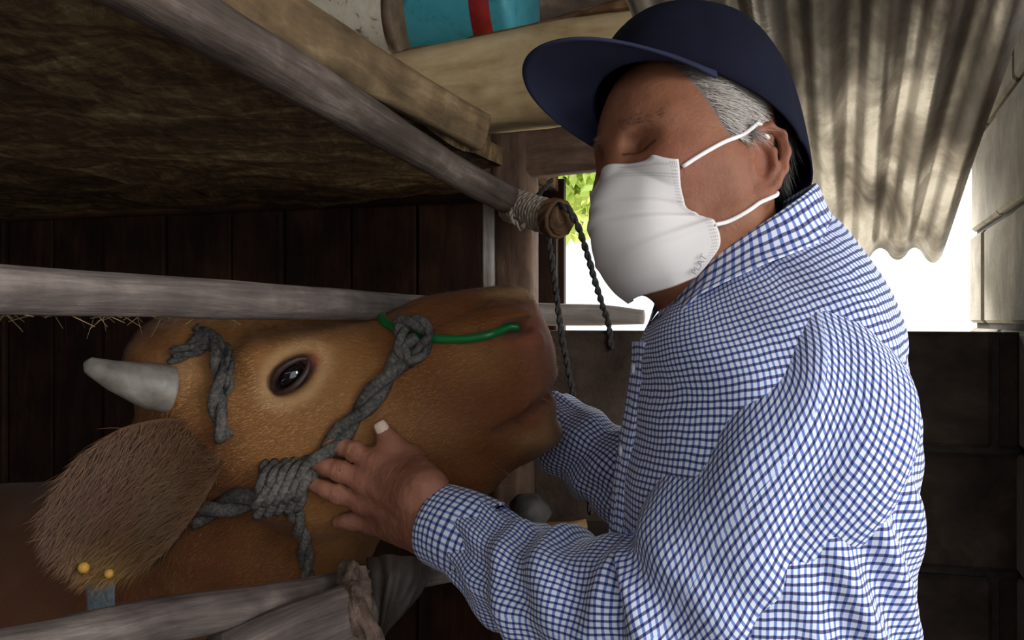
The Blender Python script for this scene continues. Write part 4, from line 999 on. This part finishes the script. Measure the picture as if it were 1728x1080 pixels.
def CAPM(p):
    p = np.asarray(p, float)-[0, 0, .04]
    x, y, z = p[..., 0], p[..., 1], p[..., 2]
    y, z = y*math.cos(kr)-z*math.sin(kr), z*math.cos(kr)+y*math.sin(kr)
    x, z = x*math.cos(kp)-z*math.sin(kp), z*math.cos(kp)+x*math.sin(kp)
    return HW(np.stack([x-.002, y+.004, z+.045], -1))
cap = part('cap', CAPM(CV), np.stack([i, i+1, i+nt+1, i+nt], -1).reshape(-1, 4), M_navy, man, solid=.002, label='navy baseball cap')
BV = []; nb, nr2 = 49, 16; am = math.radians(66)
for j in range(nr2):
    q = j/(nr2-1)
    for k in range(nb):
        a = -am+2*am*k/(nb-1); x0, y0 = cx+ax_*math.cos(a), ay_*math.sin(a); z0 = zr(x0)
        e = max(0, math.cos(a/am*PI/2))**.55
        x = x0+82*e*q; y = y0*(1+.10*q*e)
        zc = zr(cx+ax_)
        zz = z0+(zc-z0)*.55*min(1, q*1.6)*e-3*q*e-(y/83)**2*7*q
        BV.append((x, y, zz))
BV = np.array(BV)/1000; i = np.arange(nr2-1)[:, None]*nb+np.arange(nb-1)[None]
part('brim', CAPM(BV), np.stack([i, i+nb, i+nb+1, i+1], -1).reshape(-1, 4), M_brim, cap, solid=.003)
V, Q = sphere(mm(-17, 0, 185), mm(7, 7, 4)); part('button', CAPM(V), Q, M_navy, cap)
# --- mask
m = MB('mask_paper'); uvn = m.new('ShaderNodeUVMap').outputs[0]; sp_ = m.new('ShaderNodeSeparateXYZ'); m.link(uvn, sp_.inputs[0]); U, Vv = sp_.outputs[0], sp_.outputs[1]
def band(x, a, b): return m.math('MULTIPLY', m.math('GREATER_THAN', x, a), m.math('LESS_THAN', x, b))
def dots(fx, fy):
    dx = m.math('GREATER_THAN', m.math('FRACT', m.math('MULTIPLY', U, fx)), .5); dy = m.math('GREATER_THAN', m.math('FRACT', m.math('MULTIPLY', Vv, fy)), .5); return m.math('MULTIPLY', dx, dy)
aU = m.math('ABSOLUTE', U)
rows_ = m.math('MAXIMUM', band(Vv, .022, .034), m.math('MAXIMUM', band(Vv, .082, .094), band(Vv, .104, .116)))
d1 = m.math('MULTIPLY', m.math('MULTIPLY', rows_, band(aU, .2, .99)), m.math('GREATER_THAN', m.math('FRACT', m.math('MULTIPLY', U, 56)), .5))
d2 = m.math('MULTIPLY', band(aU, .925, .985), m.math('MULTIPLY', m.math('GREATER_THAN', m.math('FRACT', m.math('MULTIPLY', U, 60)), .45), m.math('GREATER_THAN', m.math('FRACT', m.math('MULTIPLY', Vv, 42)), .55)))
dd = m.math('MINIMUM', m.math('ADD', d1, d2), 1.0)
fn_ = m.noise(m.coord('Object'), 60, 5, .6)
M_mask = m.out(m.mix(m.math('MULTIPLY', dd, .55), lin(210, 201, 196), lin(138, 126, 122)), .8, spec=.2, bump=m.math('SUBTRACT', m.math('MULTIPLY', fn_, .15), dd), bs=.3, bd=.001, Transmission_Weight=0.0)
rowsC = [  # centre / mid / edge, mm; t
 ((101, 0, 2), (91, 33, -5), (71, 54.5, -9)),
 ((115, 0, -24), (98, 37, -25), (72, 58, -27)),
 ((119, 0, -40), (100, 39, -41), (71, 59.5, -42)),
 ((121, 0, -50), (100, 40, -51), (68, 60.5, -52)),
 ((117, 0, -70), (95, 42, -68), (46, 66, -63)),
 ((108, 0, -88), (88, 41, -88), (40, 65, -82)),
 ((95, 0, -106), (79, 37, -104), (47, 56, -98)),
 ((80, 0, -117), (68, 32, -115), (52, 45, -108))]
ctr = np.array(rowsC, float)/1000
nr_, nc_ = 64, 61
rowsI = np.stack([spline(ctr[:, k], nr_) for k in range(3)], 1)  # nr,3,3
MV, MUV = [], []
for i_ in range(nr_):
    c0_, c1_, c2_ = rowsI[i_]
    mir = lambda p: p*[1, -1, 1]
    line = spline(np.array([mir(c2_), mir(c1_), c0_, c1_, c2_]), nc_)
    t_ = i_/(nr_-1)
    for j in range(nc_):
        u_ = j/(nc_-1)*2-1; p = line[j].copy()
        out = np.array([p[0]-.02, p[1], 0]); out /= np.linalg.norm(out)
        fold = 0
        for tf_, am_ in ((.305, .0044), (.43, .0050)):
            dlt = t_-tf_; fold += am_*(1/(1+math.exp(-dlt*160))-.5)*math.exp(-abs(dlt)*14)*(-1)
        fd = t_-(.60+.16*(1-abs(u_))-.05)
        fold += .0034*math.exp(-(fd/.03)**2)*min(1, abs(u_)*1.4)
        fold += .0012*math.sin(u_*9+t_*7)*math.sin(t_*PI)
        MV.append(p+out*(fold+.0015)); MUV.append((u_, t_))
def push(p, gap, it=5):
    p = np.array(p, float)
    for _ in range(it):
        d = h.sample(p); g3 = np.stack([h.sample(p+e)-h.sample(p-e) for e in np.eye(3)*.004], -1); g3 /= np.linalg.norm(g3, axis=-1)[..., None]+1e-9
        p = p+g3*np.clip(gap-d, 0, .02)[..., None]
    return p
MV = push(np.array(MV), .0025); i = np.arange(nr_-1)[:, None]*nc_+np.arange(nc_-1)[None]
mask = part('face_mask', HW(MV), np.stack([i, i+nc_, i+nc_+1, i+1], -1).reshape(-1, 4), M_mask, man, uv=np.array(MUV), solid=.0008, label='white pleated face mask')
M_loop = MB('white_elastic').out(lin(232, 222, 216), .8, spec=.2)
E = lambda x, y, z: mm(x, y, z)
for s in (1, -1):
    for pts in ([(70, 56.5, -14), (50, 68, -2), (28, 76, 10), (7, 83, 22), (-1, 86, 27), (-16, 80, 20)], [(46, 67.5, -66), (34, 71, -63), (16, 77, -53), (2, 80, -43), (-6, 82, -39), (-16, 74, -28)]):
        V, Fc, uv = tube(HW(smooth1(push(spline(np.array([mm(a, b*s, c) for a, b, c in pts]), 30), .0026), 3)), .0019, 10); part('ear_loop', V, Fc, M_loop, mask)
# print on the mask (small lettering near its lower edge)
cu = bpy.data.curves.new('lettering', 'FONT'); cu.body = 'PLAT'; cu.size = 1; cu.align_x = 'CENTER'; cu.align_y = 'CENTER'
to = bpy.data.objects.new('tmp_text', cu); C.objects.link(to); dg = bpy.context.evaluated_depsgraph_get(); tm = bpy.data.meshes.new_from_object(to.evaluated_get(dg))
tv = np.array([v.co[:] for v in tm.vertices]); tfc = [list(p.vertices) for p in tm.polygons]; bpy.data.objects.remove(to)
def mask_at(u_, t_):
    x = (u_+1)/2*(nc_-1); y = t_*(nr_-1); i0, j0 = int(y), int(x); fx, fy = x-j0, y-i0
    g_ = lambda a, b: MV[min(a, nr_-1)*nc_+min(b, nc_-1)]
    return (g_(i0, j0)*(1-fx)+g_(i0, j0+1)*fx)*(1-fy)+(g_(i0+1, j0)*(1-fx)+g_(i0+1, j0+1)*fx)*fy
e0 = mask_at(.88, .86); ex_ = mask_at(.90, .78)-mask_at(.90, .90); ex_ /= np.linalg.norm(ex_)
ey_ = mask_at(.84, .84)-mask_at(.92, .84); ey_ /= np.linalg.norm(ey_); nz_ = np.cross(ex_, ey_); nz_ /= np.linalg.norm(nz_)
if nz_[1] < 0: nz_ = -nz_
ey_ = np.cross(nz_, ex_)
M_ink = MB('grey_ink').out(lin(140, 132, 140), .8)
sc_ = .0085
TV = np.array([e0+ex_*x*sc_+ey_*y*sc_ for x, y, _ in tv])
def proj_mask(p):
    d = ((MV-p)**2).sum(1); k_ = np.argsort(d)[:4]; return p+nz_*(((MV[k_]-p)@nz_).mean()+.0032)
TV = np.array([proj_mask(p) for p in TV])
part('lettering', HW(TV), tfc, M_ink, mask, smooth=False, label='grey printed letters')
# --- shirt
m = MB('gingham_cotton'); uvn = m.new('ShaderNodeUVMap').outputs[0]
wn = m.new('ShaderNodeTexNoise'); wn.inputs['Scale'].default_value = 26; wn.inputs['Detail'].default_value = 2; m.link(uvn, wn.inputs['Vector'])
wob = m.new('ShaderNodeVectorMath', operation='MULTIPLY_ADD'); m.link(wn.outputs['Color'], wob.inputs[0]); wob.inputs[1].default_value = (.006, .006, 0); m.link(uvn, wob.inputs[2])
sp_ = m.new('ShaderNodeSeparateXYZ'); m.link(wob.outputs[0], sp_.inputs[0])
per = .0068
def stripe(x, lo, hi):
    s = m.math('SINE', m.math('MULTIPLY', x, 2*PI/per)); mr = m.new('ShaderNodeMapRange'); mr.interpolation_type = 'SMOOTHSTEP'
    mr.inputs['From Min'].default_value = lo; mr.inputs['From Max'].default_value = hi; m.link(s, mr.inputs['Value']); return mr.outputs[0]
a_, b_ = stripe(sp_.outputs[0], .0, .6), stripe(sp_.outputs[1], .1, .65)
cA = m.mix(a_, lin(230, 232, 244), lin(116, 136, 204)); cB = m.mix(a_, lin(104, 104, 138), lin(44, 48, 92))
fb = m.noise(m.coord('Object'), 500, 3, .6)
M_shirt = m.out(m.mix(b_, cA, cB), .85, spec=.15, bump=fb, bs=.15, bd=.001, Sheen_Weight=.1)
TC = .955  # depth of the trunk axis
def tors(py, fr, bk, hw, y=TC): z = CZ+(540-py)/F*TC; return (z, (fr-864)/F*TC, (bk-864)/F*TC, hw, y)
T_ = np.array([(1.480, .144, .284, .068, .955), (1.462, .128, .305, .098, .955), (1.440, .120, .322, .132, .955), (1.415, .117, .335, .166, .955), (1.385, .118, .345, .190, .955), (1.33, .110, .354, .202, .955),
               (1.27, .100, .358, .202, .955), (1.20, .094, .359, .198, .955), (1.10, .090, .359, .195, .955), (.95, .093, .354, .192, .955), (.88, .096, .350, .195, .955)])
zt = np.linspace(T_[0, 0], T_[-1, 0], 150); order = np.argsort(T_[:, 0])
col_ = lambda k: np.interp(zt, T_[order, 0], T_[order, k])
def sm(a):
    for _ in range(6): a[1:-1] = (a[:-2]+2*a[1:-1]+a[2:])/4
    return a
fx_, bx_, hw_, yc_ = sm(col_(1)), sm(col_(2)), sm(col_(3)), sm(col_(4))
nA = 161; an = np.linspace(0, 2*PI, nA); SV, SU = [], []
arc = 0
for i_, z in enumerate(zt):
    if i_: arc += math.hypot(zt[i_]-zt[i_-1], .5*(abs(bx_[i_]-bx_[i_-1])+abs(hw_[i_]-hw_[i_-1])))
    rx, ry, cx_ = (bx_[i_]-fx_[i_])/2, hw_[i_], (bx_[i_]+fx_[i_])/2
    ee = 2.35
    for a in an:
        rad = (abs(math.cos(a))**ee+abs(math.sin(a))**ee)**(-1/ee)
        SV.append((cx_+rx*rad*math.cos(a), yc_[i_]+ry*rad*math.sin(a), z+.05*math.cos(a)*np.interp(z, [1.25, 1.40, 1.48], [0, .6, 1]))); SU.append((a*.175, arc))
SV = np.array(SV); cen = np.stack([np.repeat((bx_+fx_)/2, nA), np.repeat(yc_, nA), SV[:, 2]], -1)
nrm = SV-cen; nrm /= np.linalg.norm(nrm, axis=1)[:, None]
AA = np.tile(an, len(zt)); ZZ = SV[:, 2]
pp = np.stack([np.cos(AA)*1.0, np.sin(AA)*1.0, ZZ*9], -1)
dsp = .006*sn(pp*2.2, 1.3, 41)+.0035*sn(pp*5, 1.3, 42)
dsp += .010*np.sin((ZZ+.28*np.cos(AA))*70)*np.exp(-((AA-5.25)/.5)**2)*np.exp(-((ZZ-1.21)/.12)**2)      # folds at the arm pit / back
dsp += -.0035*np.exp(-((ZZ-1.405+.02*np.cos(AA))/.0022)**2)*(ZZ > 1.3)*np.where(np.sin(AA) < 0, 1, 0)*.5  # yoke seam
SV = SV+nrm*dsp[:, None]
i = np.arange(len(zt)-1)[:, None]*nA+np.arange(nA-1)[None]
shirt = part('shirt', SV, np.stack([i, i+1, i+nA+1, i+nA], -1).reshape(-1, 4), M_shirt, man, uv=np.array(SU), label='blue and navy gingham shirt')
def sleeve(pts, rads, seed, M=110, n=190, sxs=1, sys_=1, elbow=.5, up=(0, 0, 1), fold=1.0):
    path = spline(pts, n); tt = np.linspace(0, 1, n); rr = np.interp(tt, np.linspace(0, 1, len(rads)), rads)
    for _ in range(20): rr[1:-1] = (rr[:-2]+2*rr[1:-1]+rr[2:])/4
    def d(U, S, TH):
        L = S.max(); q = S/L
        p = np.stack([np.cos(TH), np.sin(TH), S*9], -1)
        o = .005*sn(p*1.8, 1.3, seed)+.0032*sn(p*4.2, 1.3, seed+1)
        tw = TH+S*14
        o += fold*.0085*np.sin(S*120+2.2*np.sin(TH+.6)+1.5*sn(p*1.2, 1, seed+2))*np.exp(-((q-elbow)/.10)**2)*(.45+.55*np.cos(TH-.2))
        o += fold*.0065*np.sin(S*95+2.6*np.cos(TH*1.0+1)+2*sn(p*1.1, 1, seed+3))*np.exp(-((q-.78)/.13)**2)
        o += fold*.0035*np.sin(TH*9+2*sn(p, 1, seed+4))*np.clip((q-.82)/.15, 0, 1)
        o += fold*.005*np.sin(tw*3)*np.exp(-((q-.25)/.15)**2)
        return o
    V, Fc, uv = tube(path, rr, M, disp=d, cap=False, up=up, sx=sxs, sy=sys_)
    g = V.reshape(n, M+1, 3); c_ = np.concatenate([np.zeros((1, M+1)), np.cumsum(np.linalg.norm(np.diff(g, axis=0), axis=2), 0)])
    k_ = int(n*.62); c_ = c_-c_[k_]+c_[k_].mean()
    uv = uv.copy(); uv[:, 1] = c_.ravel(); return V, Fc, uv
def along(a, b, t): return np.asarray(a)*(1-t)+np.asarray(b)*t
CUFF = WR+np.array([.030, -.028, -.004]); fdir = (CUFF-WR)/np.linalg.norm(CUFF-WR)
np_s = [(.268, .89, 1.405), (.255, .84, 1.38), S1+[.0, .008, -.010], along(S1, E1, .5)+[.010, -.004, -.002], E1+[.014, -.012, -.008], along(E1, WR, .30)+[.0, -.012, -.024], along(E1, WR, .62)+[.004, -.006, -.022], CUFF+[.012, -.008, -.006]]
V, Fc, uv = sleeve(np_s, [.044, .066, .076, .080, .076, .066, .056, .043], 51, elbow=.56)
part('sleeve', V, Fc, M_shirt, shirt, uv=uv[:, ::-1]*[1.0, 1.30], label='near sleeve reaching to the cow')
cuffp = spline([CUFF+[.022, -.014, -.008], CUFF, WR+np.array([.004, -.002, 0])], 14)
V, Fc, uv = tube(cuffp, np.linspace(.0425, .0405, 14), 60, cap=False, sx=1.08, disp=lambda U, S, TH: .0012*np.sin(TH*3+1)+.001*sn(np.stack([np.cos(TH), np.sin(TH), S*20], -1), 2, 5))
part('cuff', V, Fc, M_shirt, shirt, uv=uv, solid=.0025)
fs_ = [(.255, 1.09, 1.40), S2, along(S2, E2, .5), E2+[.0, 0, -.005], along(E2, FW, .4)+[0, 0, -.004], along(E2, FW, .75), FW+np.array([.012, -.006, -.004])]
V, Fc, uv = sleeve(fs_, [.06, .072, .066, .060, .056, .049, .043], 61, elbow=.5, fold=.7); uv = uv[:, ::-1]
part('sleeve', V, Fc, M_shirt, shirt, uv=uv, label='far sleeve behind the cow muzzle')
# collar: stand and folded leaf around the neck
KC = np.array([.214, .955, 1.476]); kx, ky = .070, .068
def collar_pt(a, r, dz):   # a=0 at the back (+x), pi at the front
    return KC+np.array([kx*r*math.cos(a), ky*r*math.sin(a), .050*math.cos(a)+dz])
nk = 90; a0 = PI*.91; angs = np.linspace(-a0, a0, nk)
prof = [(.92, -.020), (.94, .0), (.97, .018), (1.03, .026), (1.11, .021), (1.24, .008), (1.38, -.002), (1.52, -.009)]
KV, KU = [], []
for j, (r_, dz) in enumerate(prof):
    for a in angs:
        fr = max(0, (abs(a)-2.1)/(a0-2.1)); ext = 1+.25*fr*max(0, j-3)/4
        p = collar_pt(a, 1+(r_-1)*(1-.38*fr)*(1-.45*max(0, math.cos(a))**2), dz-.010*max(0, math.cos(a))*max(0, j-2)/5-(.036*fr*max(0, j-3)/4)); KV.append(p+np.array([-.004*fr*j/7, 0, 0])); KU.append((a*.075, j*.009))
KV = np.array(KV); KV = KV+.0012*sn(KV, 50, 19)[:, None]; i = np.arange(len(prof)-1)[:, None]*nk+np.arange(nk-1)[None]
ko = part('collar', KV, np.stack([i, i+nk, i+nk+1, i+1], -1).reshape(-1, 4), M_shirt, shirt, uv=np.array(KU), solid=.002)
sb = ko.modifiers.new('sub', 'SUBSURF'); sb.levels = 2; sb.render_levels = 2
# button placket down the front with buttons
fz = np.linspace(1.40, .96, 40); ip = lambda arr, z: np.interp(z, zt[::-1], arr[::-1])
plp = np.array([(ip(fx_, z)-.0005, ip(yc_, z)-.028, z) for z in fz])
V, Fc, uv = tube(plp, .016, 16, ex=5, sx=.16, up=(-1, -.25, .1)); part('placket', V, Fc, M_shirt, shirt, uv=uv)
M_btn = MB('button_plastic').out(lin(206, 204, 210), .35)
for z in (1.375, 1.30, 1.22, 1.14):
    c_ = np.array((ip(fx_, z)-.004, ip(yc_, z)-.03, z)); V, Fc, uv = tube(np.array([c_, c_+[-.0012, 0, 0], c_+[-.003, 0, 0]]), [.0052, .0055, .0045], 16); part('button', V, Fc, M_btn, shirt)
# trousers and shoes (below the frame)
M_trs = plain('dark_trousers', lin(44, 46, 54), lin(58, 60, 68), 40, .9)
lg = []
for s in (-1, 1):
    yy = .955+.085*s
    lg.append(tube(spline([(.27, .955+.06*s, 1.02), (.272, yy, .85), (.265, yy, .5), (.275, yy, .09)], 40), np.interp(np.linspace(0, 1, 40), [0, .2, .6, 1], [.12, .105, .078, .066]), 32, disp=wobble(.004, seed=80+s)))
V, Fc, uv = join(lg); part('trousers', V, Fc, M_trs, man)
M_shoe = plain('rubber_boot', lin(30, 30, 32), lin(46, 46, 50), 30, .5)
for s in (-1, 1):
    yy = .955+.085*s
    V, Fc, uv = tube(spline([(.32, yy, .045), (.28, yy, .05), (.2, yy, .045), (.12, yy, .034), (.075, yy, .03)], 30), np.interp(np.linspace(0, 1, 30), [0, .15, .5, .9, 1], [.03, .045, .046, .032, .015]), 24, sy=1.0, ex=2.6); part('shoe', V, Fc, M_shoe, man)

# straw caught under the middle rail and on the loft edge
r = np.random.default_rng(5); sv, sf = [], []
for k in range(60):
    x = r.uniform(0, 470); d = np.interp(x, [0, 300, 520], [.70, .88, 1.09]); yb = np.interp(x, [0, 300, 520], [489, 502, 511])+.0170/d*F
    a = P(x, yb-2, d-.004+r.uniform(0, .008)); L = r.uniform(.006, .022); t = np.array([r.uniform(-1, 1), r.uniform(-.3, .3), -abs(r.normal())*.35]); t /= np.linalg.norm(t)
    wd = np.array([0, 0, .0005]); n_ = len(sv); sv += [a-wd, a+wd, a+t*L+wd*.5, a+t*L-wd*.5]; sf.append([n_, n_+1, n_+2, n_+3])
M_straw = plain('straw', lin(92, 74, 50), lin(132, 110, 76), 50, .8)
part('straw', np.array(sv), sf, M_straw, bpy.data.objects['middle_rail'], smooth=False, kind='stuff')
